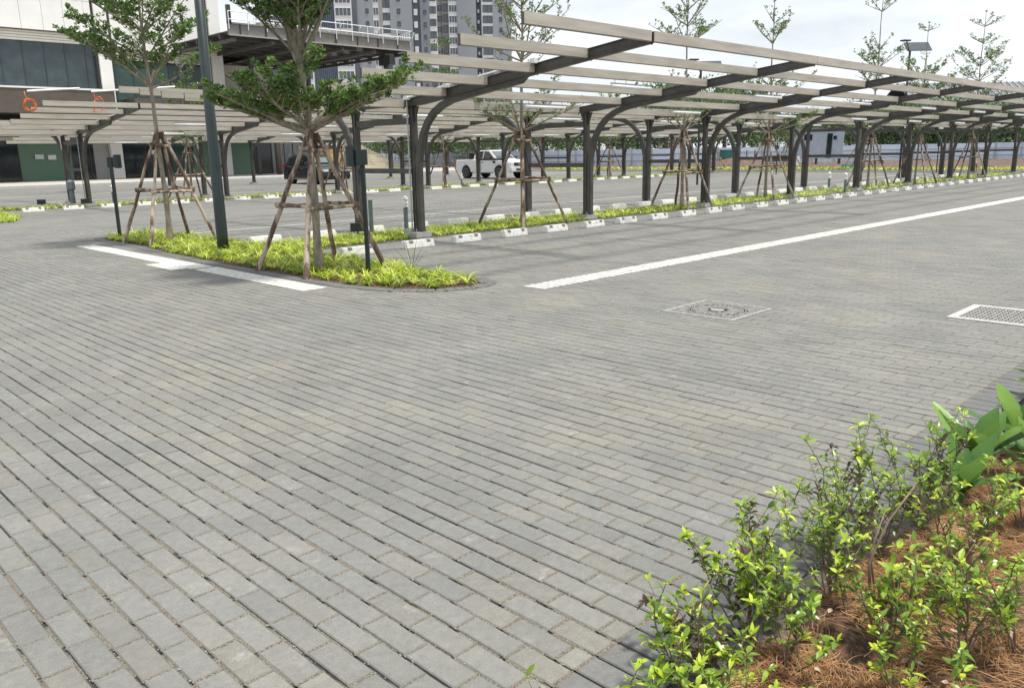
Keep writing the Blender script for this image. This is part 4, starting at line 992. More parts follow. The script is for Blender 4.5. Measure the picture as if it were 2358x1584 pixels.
for zi, (za, zb) in enumerate(((11.05, 13.35), (13.37, 15.6), (15.62, 17.8))):
    x = 6.2-(.0)
    while x < 24.2: B('cladding_panel', M_wpanel, (x+.012, min(x+1.47, 24.34)-.012, YW-.42+.004*((zi*7+int(x)) % 3), YW+.1, za, zb)); x += 1.47
for zi, (za, zb) in enumerate(((10.1, 12.3), (12.32, 14.6), (14.62, 17.8))):
    x = 25.7
    while x < 33.3: B('cladding_panel', M_wpanel, (x+.012, min(x+1.47, 33.48)-.012, YW-.35, YW+.1, za, zb)); x += 1.47
B('cladding_base', M_fascia, (-10, 24.3, YW-.30, YW+.1, 10.98, 11.04))
m = MB(); m.o = (24, YW, 0); m.bar((25.4, YW-.2, 7.9), (27.2, YW-1.6, 6.6), .06, .06); m.bar((34.9, YW-.2, 8.6), (36.6, YW-1.6, 7.0), .06, .06); m.build('tie_rod', M_mull, bld)
B('meter_box', M_steel, (19.35-.2, 19.95-.2, YW-.14, YW-.02, 1.75, 2.1)); B('meter_box', M_wpipe, (20.05, 20.6, YW-.14, YW-.02, 1.7, 2.05))
B('notice', M_wpipe, (27.9, 28.4, YW-.07, YW-.055, 2.0, 2.35))
# lower wing with sheeted windows, going right
wing = empty('entrance_wing', (40, 72, 0), 0, 'low cream entrance wing with plastic sheeted windows right of the white building', 'building')
def Wg(name, matl, *boxes):
    m = MB(); m.o = (40, 72, 0)
    for b in boxes: m.box(*b)
    return m.build(name, matl, wing)
x = 38.9
for k in range(6): Wg('sheeted_window', M_curtain, (x, x+.86, 71.0, 71.1, .15, 3.3)); Wg('mullion', M_mull, (x+.865, x+.915, 70.95, 71.1, .15, 3.3)); x += .92
for k in range(6):
    xx = 39.2+k*.92; m = MB(); m.o = (40, 72, 0)
    if k % 3 != 1: m.bar((xx, 70.98, 1.5), (xx+.3, 70.98, 2.0), .015, .06, (0, 1, 0))
    m.bar((xx+.3, 70.97, 1.5), (xx, 70.97, 2.0), .015, .06, (0, 1, 0)); m.build('tape_cross', M_wpipe, wing)
Wg('cream_wall', M_wall_cream, (35.2, 39.8, 71.3, 76, 5.6, 9.6)); Wg('cream_wall', M_wall_cream, (44.4, 51.0, 74, 74.3, 2.7, 4.0)); Wg('wing_roof', M_fascia, (34.9, 45, 70.6, 77, 3.32, 3.9))
Wg('back_wall', M_mull, (38.9, 50, 77, 77.3, .15, 3.3)); Wg('timber_panel', M_gold, (46.2, 46.9, 73.5, 73.6, .15, 2.3), (47.2, 47.7, 73.5, 73.6, .15, 2.3), (48.2, 48.9, 73.5, 73.6, .15, 2.3))
Wg('poster_board', M_tealbright, (41.2, 41.95, 68, 68.06, 1.0, 2.5))
m = MB(); m.o = (40, 72, 0); m.tube([(42.6, 69.0, .15), (42.6, 69.0, 3.4)], .38, 20); m.build('round_column', M_tlight, wing, True)
m = MB(); m.o = (40, 72, 0); m.tube([(45.6, 67.8, .15), (45.6, 67.8, 3.4)], .33, 20); m.build('round_column', M_wall_cream, wing, True)
m = MB(); m.o = (40, 72, 0); m.tube([(36.7, 65.0, .15), (36.7, 65.0, 4.9)], .22, 16); m.build('brown_column', M_fascia, wing, True)
# stairs
st = empty('outdoor_staircase', (55, 76, 0), 0, 'wide cream outdoor staircase with dark railing beyond the carports', 'staircase')
for k in range(17):
    m = MB(); m.o = (55, 76, 0); m.box(52.2, 58.6-k*.17, 75.6+k*.30, 81.2, .15+k*.165, .15+(k+1)*.165-.012)
    m.build('step', M_wall_cream, st)
    m = MB(); m.o = (55, 76, 0); m.box(52.2, 58.6-k*.17-.02, 75.585+k*.30, 75.615+k*.30, .15+(k+1)*.165-.04, .15+(k+1)*.165-.0125); m.build('nosing', M_gold, st)
m = MB(); m.o = (55, 76, 0); m.bar((59.0, 75.6, 1.1), (56.1, 80.6, 3.9), .05, .05)
for k in range(16): s = k/15; m.bar((59.0-2.9*s, 75.6+5*s, .1+2.8*s), (59.0-2.9*s, 75.6+5*s, 1.1+2.8*s), .03, .03)
m.build('railing', M_mull, st)
# steel roof deck
dk = empty('steel_roof_deck', (40, 60, 0), 0, 'dark steel canopy deck with white roof railings on tall posts', 'canopy')
def Dk(name, matl, *boxes):
    m = MB(); m.o = (40, 60, 0)
    for b in boxes: m.box(*b)
    return m.build(name, matl, dk)
Dk('fascia_beam', M_deck, (30.6, 47.6, 60, 60.18, 10.5, 11.35)); Dk('fascia_beam', M_deck, (47.42, 47.6, 60.18, 80, 10.5, 11.35))
Dk('edge_flange', M_tlight, (30.6, 47.62, 59.9, 60.0, 10.46, 10.56), (30.6, 47.62, 59.9, 60.0, 11.3, 11.4))
for k in range(8): Dk('stiffener', M_mull, (31.5+k*2.1, 31.58+k*2.1, 59.93, 59.999, 10.57, 11.29))
for k in range(10): Dk('deck_joist', M_deckd, (30.6, 47.4, 61.5+k*1.95, 61.65+k*1.95, 10.35, 10.7))
for k in range(6): Dk('deck_beam', M_deckd, (31.0+k*3.2, 31.25+k*3.2, 60.2, 80, 10.1, 10.34))
Dk('deck_plate', M_deckd, (30.6, 39, 60.2, 80, 10.72, 10.8), (39.4, 43.0, 60.2, 80, 10.72, 10.8), (43.6, 47.4, 60.2, 66, 10.72, 10.8), (43.6, 47.4, 67, 80, 10.72, 10.8))
Dk('roof_unit', M_tlight, (36.5, 50.4, 66, 66.6, 12.0, 12.6)); Dk('roof_unit', M_mull, (38.5, 49.0, 66.7, 72, 10.85, 12.5))
Dk('deck_post', M_mull, (45.6, 45.9, 61, 61.3, 0, 10.1), (39.5, 39.8, 64, 64.3, 0, 10.1), (35.3, 35.6, 66, 66.3, 0, 10.1), (47.1, 47.4, 78, 78.3, 0, 10.1))
Dk('deck_post', M_mull, (45.6-.15, 45.9+.15, 60.2, 61.8, 9.3, 10.1))
def rail_line(pts, h=1.1, n=9):
    m = MB(); m.o = (40, 60, 0)
    for a, b_ in zip(pts, pts[1:]):
        a = Vector(a); b_ = Vector(b_)
        for hh in (h, h*.55): m.tube([a+Vector((0,0,hh)), b_+Vector((0,0,hh))], .035, 5)
        for k in range(n+1): p = a+(b_-a)*(k/n); m.tube([p, p+Vector((0,0,h))], .035, 5)
    m.build('roof_railing', M_wpipe, dk)
rail_line([(30.6, 59.85, 10.9), (47.7, 59.85, 10.9)], 1.25, 11); rail_line([(47.7, 59.85, 10.9), (50.5, 66, 11.2), (36, 66, 11.6)], 1.3, 8); rail_line([(36, 70, 12.3), (50, 70, 12.3)], 1.0, 8)
m = MB(); m.o = (40, 60, 0)
for k in range(9): m.bar((33+k*1.9, 60.1, 12.1), (33.7+k*1.9, 61.6, 11.2), .06, .06)
m.build('rail_prop', M_wpipe, dk); Dk('corner_post', M_mull, (30.6, 30.85, 59.9, 60.2, 11.3, 12.6))

# ------------------------------------------------------------------ apartment towers
NV = Vector((.579, .815, 0)); TV = Vector((.815, -.579, 0))
def tower(name, D, ks, label, zscale_fn):
    c = NV*D; t = empty(name, (c.x, c.y, 0), 0, label, 'apartment tower'); t.rotation_euler = (0, 0, math.atan2(TV.y, TV.x)); return t
# local frame: x = along facade (TV), y = away from camera (NV)
def Tw(t, name, matl, *boxes):
    m = MB()
    for b in boxes: m.box(*b)
    return m.build(name, matl, t)
tl = tower('apartment_tower', 235, 1, 'grey and white apartment tower behind the nearest tree top', None)
tr_ = tower('apartment_tower', 270, 1, 'grey apartment tower right of centre with white window column', None)
ka, TOP = 1.35, 62
FL = 3.2; Z0 = 1.9
WMESH = {}
def windows(t, x0, x1, y, zc0, n, hh, alt=0, frame=M_twhite, gl=M_tglass, panes=2, step=FL):
    w = x1-x0; key = (round(w, 2), hh, panes, gl.name, frame.name)
    if key not in WMESH:
        a = MB(); a.box(0, w, -.10, .05, -hh/2-.08, -hh/2); a.box(0, w, -.10, .05, hh/2, hh/2+.08)
        for k in range(panes+1): xx = w*k/panes; a.box(xx-.05, xx+.05, -.10, .05, -hh/2, hh/2)
        g = MB(); g.box(0.06, w-.06, -.06, .04, -hh/2+.01, hh/2-.01); WMESH[key] = (a.mesh('window', frame), g.mesh('pane', gl))
    for k in range(n):
        o = inst(WMESH[key][0], 'window', t, (x0, y, zc0+k*step)); inst(WMESH[key][1], 'pane', o)
n_ = 20; zc = 35.9-FL*11+.2
S = lambda v: v*ka
# body strips (x from, x to, y front offset, material)
for xa, xb, y, mt, nm in [(-19.5, -14.3, 2, M_tblue, 'ribbed_wall'), (-14.3, -10, 1.0, M_twhite, 'facade_strip'), (-10, -5.3, 2.5, M_tblue, 'ribbed_wall'), (-5.3, -1.9, 0, M_twhite, 'facade_strip'), (-1.9, -.9, .3, M_trec, 'dark_edge_strip'), (-.9, 2.2, .8, M_tgrey, 'grey_wall'),  # includes a narrow dark strip along the edge of the white band
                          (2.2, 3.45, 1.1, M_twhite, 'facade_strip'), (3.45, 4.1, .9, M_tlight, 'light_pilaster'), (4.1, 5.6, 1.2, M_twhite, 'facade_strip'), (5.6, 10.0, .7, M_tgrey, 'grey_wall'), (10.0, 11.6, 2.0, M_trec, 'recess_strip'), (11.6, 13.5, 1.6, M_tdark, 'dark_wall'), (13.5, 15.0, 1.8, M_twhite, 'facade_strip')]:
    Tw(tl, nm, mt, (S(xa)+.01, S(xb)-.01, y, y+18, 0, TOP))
for k in range(14): Tw(tl, 'rib', M_tdark, (S(-19.4)+k*.5, S(-19.4)+k*.5+.14, 1.7, 1.99, 0, TOP))
for k in range(12): Tw(tl, 'rib', M_tdark, (S(-9.9)+k*.5, S(-9.9)+k*.5+.14, 2.2, 2.49, 0, TOP))
windows(tl, S(-5.1), S(-2.1), 0, zc-.4, n_, 1.9, panes=4); windows(tl, S(-14.1), S(-10.2), 1.0, zc-.4, n_, 1.9, panes=4)
windows(tl, S(.8), S(1.35), .8, zc, n_, 1.1, frame=M_mull, panes=1); windows(tl, S(2.3), S(3.3), 1.1, zc, n_, 1.8, panes=2); windows(tl, S(4.2), S(5.5), 1.2, zc-1.3, n_, 1.8, frame=M_mull, panes=2)
windows(tl, S(7.0), S(7.6), .7, zc, n_, 1.15, frame=M_mull, panes=1); windows(tl, S(12.3), S(12.8), 1.6, zc, n_, 1.0, frame=M_mull, panes=1); windows(tl, S(13.6), S(14.8), 1.8, zc+.6, n_, 1.7, frame=M_mull, panes=2)
wb = MB(); wb.box(0, S(.75), -.2, 0, -.8, .8); WB = wb.mesh('white_panel', M_twhite)
for k in range(n_): inst(WB, 'white_panel', tl, (S(10.35), 2.0, zc+k*FL+(.0)))
ky = 1.111; S2 = lambda v: v*ky; zr = 46.0-3.17*14
for xa, xb, y, mt, nm in [(20.5, 22.5, 4, M_tlight, 'recess_wall'), (22.5, 24.2, 3, M_tlight, 'light_wall'), (24.2, 26.6, 1.5, M_twhite, 'facade_strip'), (26.6, 32.0, 1.0, M_tgrey, 'grey_wall'), (32.0, 33.6, 3.5, M_trec, 'recess_strip'), (33.6, 36.8, 1.2, M_twhite, 'facade_strip'), (36.8, 42.0, .9, M_tgrey, 'grey_wall')]:
    Tw(tr_, nm, mt, (S2(xa)+.01, S2(xb)-.01, y, y+18, 0, TOP+8))
windows(tr_, S2(20.7), S2(22.3), 4, zr+.5, 22, 1.5, frame=M_mull, panes=2, step=3.17); windows(tr_, S2(22.7), S2(24.0), 3, zr+.5, 22, 2.1, frame=M_mull, panes=1, step=3.17)
windows(tr_, S2(24.3), S2(26.5), 1.5, zr, 22, 1.9, panes=3, step=3.17); windows(tr_, S2(33.9), S2(36.6), 1.2, zr, 22, 2.1, frame=M_mull, panes=2, step=3.17)
windows(tr_, S2(38.6), S2(39.4), .9, zr, 22, 1.3, frame=M_mull, panes=1, step=3.17)
bb = MB(); bb.box(0, S2(.5), -.6, 0, -.1, .9); BBM = bb.mesh('white_balcony_edge', M_twhite)
for k in range(22): inst(BBM, 'white_balcony_edge', tr_, (S2(41.8), 2, zr+k*3.17-.4)); inst(BBM, 'white_balcony_edge', tr_, (S2(32.6), 3.4, zr+k*3.17-.9))
# a far pale apartment block seen between the slats
fbk = empty('far_apartment_block', (372, 254, 0), 0, 'tiny pale pinkish apartment block far away between carport beams', 'apartment block'); fbk.rotation_euler = (0, 0, -.95)
Tw(fbk, 'walls', M_pink_b, (-6, 6.5, 0, 12, 0, 34)); windows(fbk, -5, -3.4, 0, 14, 6, 1.5, step=3.1, panes=1); windows(fbk, -2, -.4, 0, 14, 6, 1.5, step=3.1, panes=1); windows(fbk, 1.2, 2.8, 0, 14, 6, 1.5, step=3.1, panes=1); windows(fbk, 4, 5.6, 0, 14, 6, 1.5, step=3.1, panes=1)
Tw(fbk, 'roof_slab', M_tlight, (-6.4, 6.9, -.4, 12.4, 34.01, 34.6))

# ------------------------------------------------------------------ sheet fence
fc = empty('sheet_fence', (72, 51, 0), 0, 'long pale blue corrugated sheet fence with posts round the site', 'fence')
FP = [(40.0, 104.0), (67.1, 80.7), (72.0, 51.2), (84.0, 39.5), (96.0, 25.5), (100.0, 5.0), (100, -20)]
w_ = 1.15
fm = MB(); nrib = 6
P = []; 
for k in range(nrib*2+1):
    xx = w_*k/(nrib*2); yy = .03 if k % 2 else 0
    P += [(xx-.0, yy, 0), (xx, yy, 1.78)]
fm.add(P, [(2*k, 2*k+2, 2*k+3, 2*k+1) for k in range(nrib*2)]); FM_ = fm.mesh('sheet_panel', M_fence)
pmn = MB(); pmn.box(-.04, .04, -.12, -.04, 0, 1.85); PMN = pmn.mesh('post', M_tlight)
rr_ = random.Random(4)
for (ax, ay), (bx, by) in zip(FP, FP[1:]):
    d = Vector((bx-ax, by-ay)); n = int(d.length/w_); u = d.normalized(); a = math.atan2(u.y, u.x)
    for k in range(n):
        inst(FM_, 'sheet_panel', fc, (ax+u.x*k*w_-72, ay+u.y*k*w_-51, -.02+rr_.uniform(-.02, .02)), (0, 0, a))
        if k % 2 == 0: inst(PMN, 'post', fc, (ax+u.x*k*w_-72+u.y*.02, ay+u.y*k*w_-51-u.x*.02, 0), (0, 0, a))
    for zz in (.55, 1.25):
        m = MB(); o_ = Vector((u.y, -u.x))*.06; m.bar((ax-72+o_.x*-1, ay-51-o_.y, zz), (bx-72-o_.x, by-51-o_.y, zz), .04, .05); m.bar((ax-72+o_.x, ay-51+o_.y, zz), (bx-72+o_.x, by-51+o_.y, zz), .04, .05); m.build('rail', M_tlight, fc)
# cabin, teal booth, clutter
cb = empty('site_cabin', (70.7, 32.8, .7), math.atan2(-.91, .42)+PI, 'pale blue corrugated site cabin raised before the fence', 'cabin')
cb.rotation_euler = (0, .03, math.atan2(-.907, .42))
m = MB()
N = 44
pr = [(-2.1+4.2*k/N, (.03 if k % 2 else 0)) for k in range(N+1)]
P = []
for xx, yy in pr: P += [(xx, -yy, 0), (xx, -yy, 2.45)]
m.add(P, [(2*k, 2*k+2, 2*k+3, 2*k+1) for k in range(N)]); m.box(-2.1, 2.1, .01, 2.4, 0, 2.45); m.build('body', M_cabin, cb)
m = MB(); m.box(-1.15, -.5, -.06, .0, 1.5, 2.0); m.box(1.25, 1.5, -.06, 0, 1.6, 1.9); m.build('window', M_gdark, cb); m = MB(); m.box(.75, 1.15, -.07, 0, .05, 2.1); m.build('door', M_gdark, cb)
m = MB(); m.box(-2.15, 2.15, -.1, 2.45, 2.46, 2.52); m.build('roof', M_tlight, cb); m = MB()
for xx in (-1.9, 0, 1.9): m.box(xx-.1, xx+.1, 0.1, 2.2, -.72, -.02)
m.build('support', M_mull, cb)
tb = empty('guard_booth', (64.5, 37.5, 0), -.6, 'small teal booth with white roofed lean-to before the fence', 'booth')
m = MB(); m.box(-.6, .5, 0, 1.2, 0, 1.55); m.build('body', M_teal, tb); m = MB()
m.box(.6, 2.2, 0, 1.2, 1.5, 1.58); m.build('roof', M_wpipe, tb); m = MB()
for xx in (.65, 1.4, 2.15): m.box(xx-.03, xx+.03, 0, .06, 0, 1.5)
m.box(.62, 2.18, .01, .05, .75, .8); m.build('frame', M_mull, tb); m = MB(); m.box(.66, 2.12, .03, .05, .05, .7); m.build('panel', M_fence, tb)
def clutter(x, y, label, parts):
    t = empty('site_equipment', (x, y, 0), -.6, label, 'equipment')
    for (mt, bx) in parts: m = MB(); m.box(*bx); m.build('housing' if mt is not M_steel else 'frame', mt, t)
clutter(66.0, 33.6, 'dark site machine with white ends before the cabin', [(M_mull, (-1.2, 1.2, 0, .8, .5, 1.0)), (M_steel, (-1.3, 1.3, -.1, .9, .4, .48)), (M_wpipe, (1.25, 1.6, 0, .5, .1, .9))])
clutter(60.5, 25.5, 'teal and blue bucket heap under the cabin at the soil', [(M_tealbright, (-.4, .2, 0, .4, 0, .35)), (M_fence, (.4, .8, 0, .4, 0, .3))])

# solar lamps
def solar(x, y, h, label, ry=0):
    t = empty('solar_lamp', (x, y, 0), -.8, label, 'solar lamp', 'tall solar lamps behind the carports')
    b = MB(); b.tube([(0,0,0), (0,0,h-.1)], .05, 8); b.build('pole', M_mull, t)
    b = MB(); b.quad((-.2, .3, h+.28), (.95, .3, h+.28), (.95, -.15, h-.12), (-.2, -.15, h-.12)); b.quad((-.2, -.14, h-.15), (.95, -.14, h-.15), (.95, .31, h+.25), (-.2, .31, h+.25)); b.quad((-.2,-.15,h-.12),(.95,-.15,h-.12),(.95,-.14,h-.15),(-.2,-.14,h-.15)); b.quad((-.2,.3,h+.28),(-.2,.31,h+.25),(.95,.31,h+.25),(.95,.3,h+.28)); b.build('solar_panel', M_solar, t)
    b = MB(); b.bar((0, 0, h-.25), (-.35, -.35, h+.25), .04, .04); b.cbox((-.42, -.4, h+.28), .4, .25, .06, .3); b.build('lamp_head', M_mull, t)
solar(41.3, 15.0, 6.0, 'tall solar lamp with tilted panel left of the tiered tree'); solar(33.3, 21.1, 5.2, 'solar lamp behind the third near carport frame')
# striped shed
sh = empty('striped_roof_shed', (118, 28, 0), 0, 'low shed with slate blue ribbed roof behind the fence at right', 'shed'); sh.rotation_euler = (0, 0, -.75)
m = MB(); m.box(-14, 16, 0, 10, 0, 6.0); m.build('wall', M_tdark, sh)
m = MB(); m.prism([(-1.0, 6.0), (5, 9.3), (11, 6.0), (11, 5.85), (5, 9.15), (-1, 5.85)], -14.5, 16.5, lambda u, v, w: (w, u, v)); rf = m.build('roof', M_roof, sh); fixn(rf)
m = MB()
for k in range(40): xx = -14.3+k*.78; m.bar((xx, -1.0, 6.06), (xx, 5, 9.36), .12, .1)
m.build('roof_rib', M_tlight, sh)
m = MB(); m.box(-13, 15, -.05, -.01, 3.0, 5.0); m.build('window_band', M_gdark, sh)

# ------------------------------------------------------------------ background trees
def crown_mesh(seed, n=3200, kind=0):
    rg = random.Random(seed); m = MB(); lobes = [(Vector((rg.uniform(-.6,.6), rg.uniform(-.6,.6), rg.uniform(.35,.85))), rg.uniform(.22,.42)) for k in range(13)]
    for k in range(n):
        c, r = rg.choice(lobes); v = Vector((rg.gauss(0,1), rg.gauss(0,1), rg.gauss(0,1))).normalized()*r*rg.uniform(.75, 1.08)
        p = c+v*Vector((1,1,.72)).length/1.6 if False else c+Vector((v.x, v.y, v.z*.75)); s = rg.uniform(.014, .032)
        a = Vector((rg.uniform(-1,1), rg.uniform(-1,1), rg.uniform(-1,1))).normalized(); b_ = a.cross((v+Vector((rg.uniform(-.5,.5), rg.uniform(-.5,.5), rg.uniform(-.5,.5))))).normalized()
        m.tint = min(1, max(0, .5+rg.uniform(-.45, .45)))
        m.add([tuple(p-a*s), tuple(p+b_*s*.7), tuple(p+a*s), tuple(p-b_*s*.7)], [(0,1,2,3)])
    return m.mesh('crown', M_folfar)
CR = [crown_mesh(s) for s in (1, 2, 3, 4)]
tm = MB(); tm.tube([(0,0,0), (.01,0,.3), (0,.01,.6)], [.03, .022, .012], 7)
for a in (0, 2.1, 4.2): tm.tube([(0,0,.3), (.18*math.cos(a), .18*math.sin(a), .55)], [.014, .006], 5)
TRM = tm.mesh('trunk', M_bark)
rg = random.Random(17)
BG = []
for k in range(46):
    px = 880+k*34+rg.uniform(-10, 10); BG.append(px)
adj = ['dense dark green', 'loose mid green', 'pale feathery', 'broad low', 'tall narrow', 'rounded olive green']
def at_px(px, dist):
    u = math.atan((px-1179)/F_PX)*1.0+YAW; return math.sin(u)*dist, math.cos(u)*dist
for k, px in enumerate(BG):
    dist = rg.uniform(112, 135) if px < 1900 else rg.uniform(104, 118); x, y = at_px(px, dist)
    h = rg.uniform(5.5, 8) if px < 1500 else rg.uniform(7.5, 10.5) if px < 1720 else rg.uniform(5.5, 8)
    if 1560 < px < 1690: h = 12.5
    if px < 1300: h = rg.uniform(6, 8.5)
    t = empty('background_tree', (x, y, 0), 0, '%s tree beyond the sheet fence, %s of the row counted from the left' % (adj[k % 6], ordn(k+1)), 'tree', 'trees beyond the sheet fence')
    w = h*rg.uniform(.62, .95)
    inst(CR[k % 4], 'crown', t, (0, 0, 0), (0, 0, rg.uniform(0, 6.3)), (w, w, h*.92)); inst(TRM, 'trunk', t, (0,0,0), (0,0,rg.uniform(0,6)), (h, h, h))
# trees beyond the plaza behind the staircase
for k, px in enumerate((985, 1035, 1090)):
    x, y = at_px(px, 97); t = empty('background_tree', (x, y, 0), 0, '%s dark tree standing between staircase and sheet fence' % ordn(k+1), 'tree', 'dark trees right of the staircase')
    inst(CR[k % 4], 'crown', t, (0, 0, 0), (0, 0, k), (7, 7, 7.5)); inst(TRM, 'trunk', t, (0,0,0), (0,0,k), (8, 8, 8))

# ------------------------------------------------------------------ vehicles (local: +x forward, y left, origin on ground mid)
def wheel(t, x, y, r, w, sgn, rimcol=M_rim):
    m = MB(); m.tube([(x, y-w/2, r), (x, y+w/2, r)], r, 24); tw_ = m.build('wheel', M_tyre, t)
    m = MB(); yo = y+sgn*(w/2+.004); m.tube([(x, yo-.01*sgn, r), (x, yo, r)], r*.66, 24); m.build('rim_back', M_black, tw_)
    m = MB()
    for k in range(6):
        a = k*PI/3; m.bar((x+.04*math.cos(a), yo+.012*sgn, r+.04*math.sin(a)), (x+r*.64*math.cos(a), yo+.012*sgn, r+r*.64*math.sin(a)), .02, .06, (0, 1, 0))
    m.tube([(x, yo, r), (x, yo+.03*sgn, r)], .05, 10)
    for k in range(24):
        a0, a1 = 2*PI*k/24, 2*PI*(k+1)/24; m.bar((x+r*.65*math.cos(a0), yo+.01*sgn, r+r*.65*math.sin(a0)), (x+r*.65*math.cos(a1), yo+.01*sgn, r+r*.65*math.sin(a1)), .03, .03, (0, 1, 0))
    m.build('rim', rimcol, tw_)
def arch_profile(base, arches, z0, r):
    """underside points left->right with wheel arches cut"""
    return base
def loft(m, stations):
    """stations: (x, [(y,z)...]) half sections from sill to centre; mirrored"""
    n = len(stations[0][1]); P = []; F = []
    for x, sec in stations:
        for y, z in sec: P.append((x, y, z))
        for y, z in reversed(sec): P.append((x, -y, z))
    N = 2*n
    for k in range(len(stations)-1):
        for q in range(N-1): F.append((k*N+q, k*N+q+1, (k+1)*N+q+1, (k+1)*N+q))
    F.append(tuple(range(N))); F.append(tuple(range(len(stations)*N-1, (len(stations)-1)*N-1, -1)))
    m.add(P, F)
def sidewall(m, outline, y, th=.02):
    m.prism(outline, y, y+th, lambda u, v, w: (u, w, v))
def arc(cx_, cz, r, a0, a1, n=9): return [(cx_+r*math.cos(a0+(a1-a0)*k/n), cz+r*math.sin(a0+(a1-a0)*k/n)) for k in range(n+1)]
def car(name, x, y, rz, label, cat, P):
    t = empty(name, (x, y, 0), rz, label, cat); W = P['w']/2; xr, xf, r, zs = P['xr'], P['xf'], P['r'], P['zs']
    # body: side outline with arches, extruded full width, then shoulder narrowed above belt
    ar = r+.07; back, front = P['back'], P['front']
    low = [(back, zs+.12), (back+.06, zs), (xr-ar, zs)]+arc(xr, r, ar, PI, 0)[1:-1]+[(xr+ar, zs), (xf-ar, zs)]+arc(xf, r, ar, PI, 0)[1:-1]+[(xf+ar, zs), (front-.08, zs), (front, zs+.14)]
    top = P['top']                 # list from front to back
    m = MB(); poly = low+top; n = len(poly)
    PP = []; 
    for yy, inset in ((-W, 0), (W, 0)):
        for u, v in poly: PP.append((u, yy*(1-.05*max(0, (v-zs)/1.0-.35)), v))
    # triangulated caps through bmesh
    m.add(PP, [tuple(range(n)), tuple(range(2*n-1, n-1, -1))]+[(i, n+i, n+(i+1) % n, (i+1) % n) for i in range(n)])
    o = m.build('body', P['paint'], t); bm = bmesh.new(); bm.from_mesh(o.data); bmesh.ops.recalc_face_normals(bm, faces=bm.faces)
    eds = [e for e in bm.edges if len(e.link_faces) == 2 and len([f for f in e.link_faces if len(f.verts) > 6]) == 1 and min(v.co.z for v in e.verts) > zs+.3]
    bmesh.ops.bevel(bm, geom=eds, offset=.05, segments=3, affect='EDGES'); bmesh.ops.triangulate(bm, faces=[f for f in bm.faces if len(f.verts) > 4]); bm.to_mesh(o.data); bm.free()
    # greenhouse
    cab = P['cab']; m = MB(); n = len(cab); q = []
    zb = P['belt']
    for sy in (-1, 1):
        for u, v in cab: q.append((u, sy*(W*.93-(v-zb)*.32), v))
    m.add(q, [tuple(range(n)), tuple(range(2*n-1, n-1, -1))]+[(i, n+i, n+(i+1) % n, (i+1) % n) for i in range(n)])
    o = m.build('cabin', P['paint'], t); bm = bmesh.new(); bm.from_mesh(o.data); bmesh.ops.recalc_face_normals(bm, faces=bm.faces); bmesh.ops.bevel(bm, geom=[e for e in bm.edges if min(v.co.z for v in e.verts) > zb+.1], offset=.045, segments=2, affect='EDGES'); bm.to_mesh(o.data); bm.free()
    for pts in P['glass']:
        for sy in (-1, 1):
            m = MB(); q = [(u, sy*(W*.93-(v-zb)*.32+.006), v) for u, v in pts]; q2 = [(u, sy*(W*.93-(v-zb)*.32-.03), v) for u, v in pts]; n = len(q)
            m.add(q+q2, [tuple(range(n)), tuple(range(2*n-1, n-1, -1))]+[(i, n+i, n+(i+1) % n, (i+1) % n) for i in range(n)]); fixn(m.build('side_window', M_carglass, t))
    for nm, (u0, v0), (u1, v1), mt in P['screens']:
        m = MB(); d = Vector((v1-v0, -(u1-u0))).normalized()*.012*(1 if nm == 'windscreen' else -1)
        if nm == 'windscreen': d = Vector((abs(d.x), abs(d.y)))
        else: d = Vector((-abs(d.x), abs(d.y)))
        y0_, y1_ = W*.93-(v0-zb)*.32-.07, W*.93-(v1-zb)*.32-.07
        m.add([(u0+d.x, -y0_, v0+d.y), (u0+d.x, y0_, v0+d.y), (u1+d.x, y1_, v1+d.y), (u1+d.x, -y1_, v1+d.y), (u0-d.x*2, -y0_, v0-d.y*2), (u0-d.x*2, y0_, v0-d.y*2), (u1-d.x*2, y1_, v1-d.y*2), (u1-d.x*2, -y1_, v1-d.y*2)],
              [(0,1,2,3), (7,6,5,4), (0,4,5,1), (1,5,6,2), (2,6,7,3), (3,7,4,0)]); fixn(m.build(nm, mt, t))
    for xx in (xr, xf):
        for sy in (-1, 1):
            wheel(t, xx, sy*(W-.12), r, .24, sy)
            m = MB(); m.tube([(xx, sy*(W-.45), r+.02), (xx, sy*(W-.06), r+.02)], ar+.02, 20); 
    m = MB(); m.box(xr-ar+.02, xr+ar-.02, -W+.28, W-.28, zs+.02, r+ar-.02); m.box(xf-ar+.02, xf+ar-.02, -W+.28, W-.28, zs+.02, r+ar-.02); m.build('underbody', M_black, t)
    for nm, mt, bx in P['bits']:
        m = MB(); m.box(*bx); m.build(nm, mt, t)
        if bx[2] > .15 and nm in P['mir']: m = MB(); m.box(bx[0], bx[1], -bx[3], -bx[2], bx[4], bx[5]); m.build(nm, mt, t)
    return t
RH = -PI/2-.03
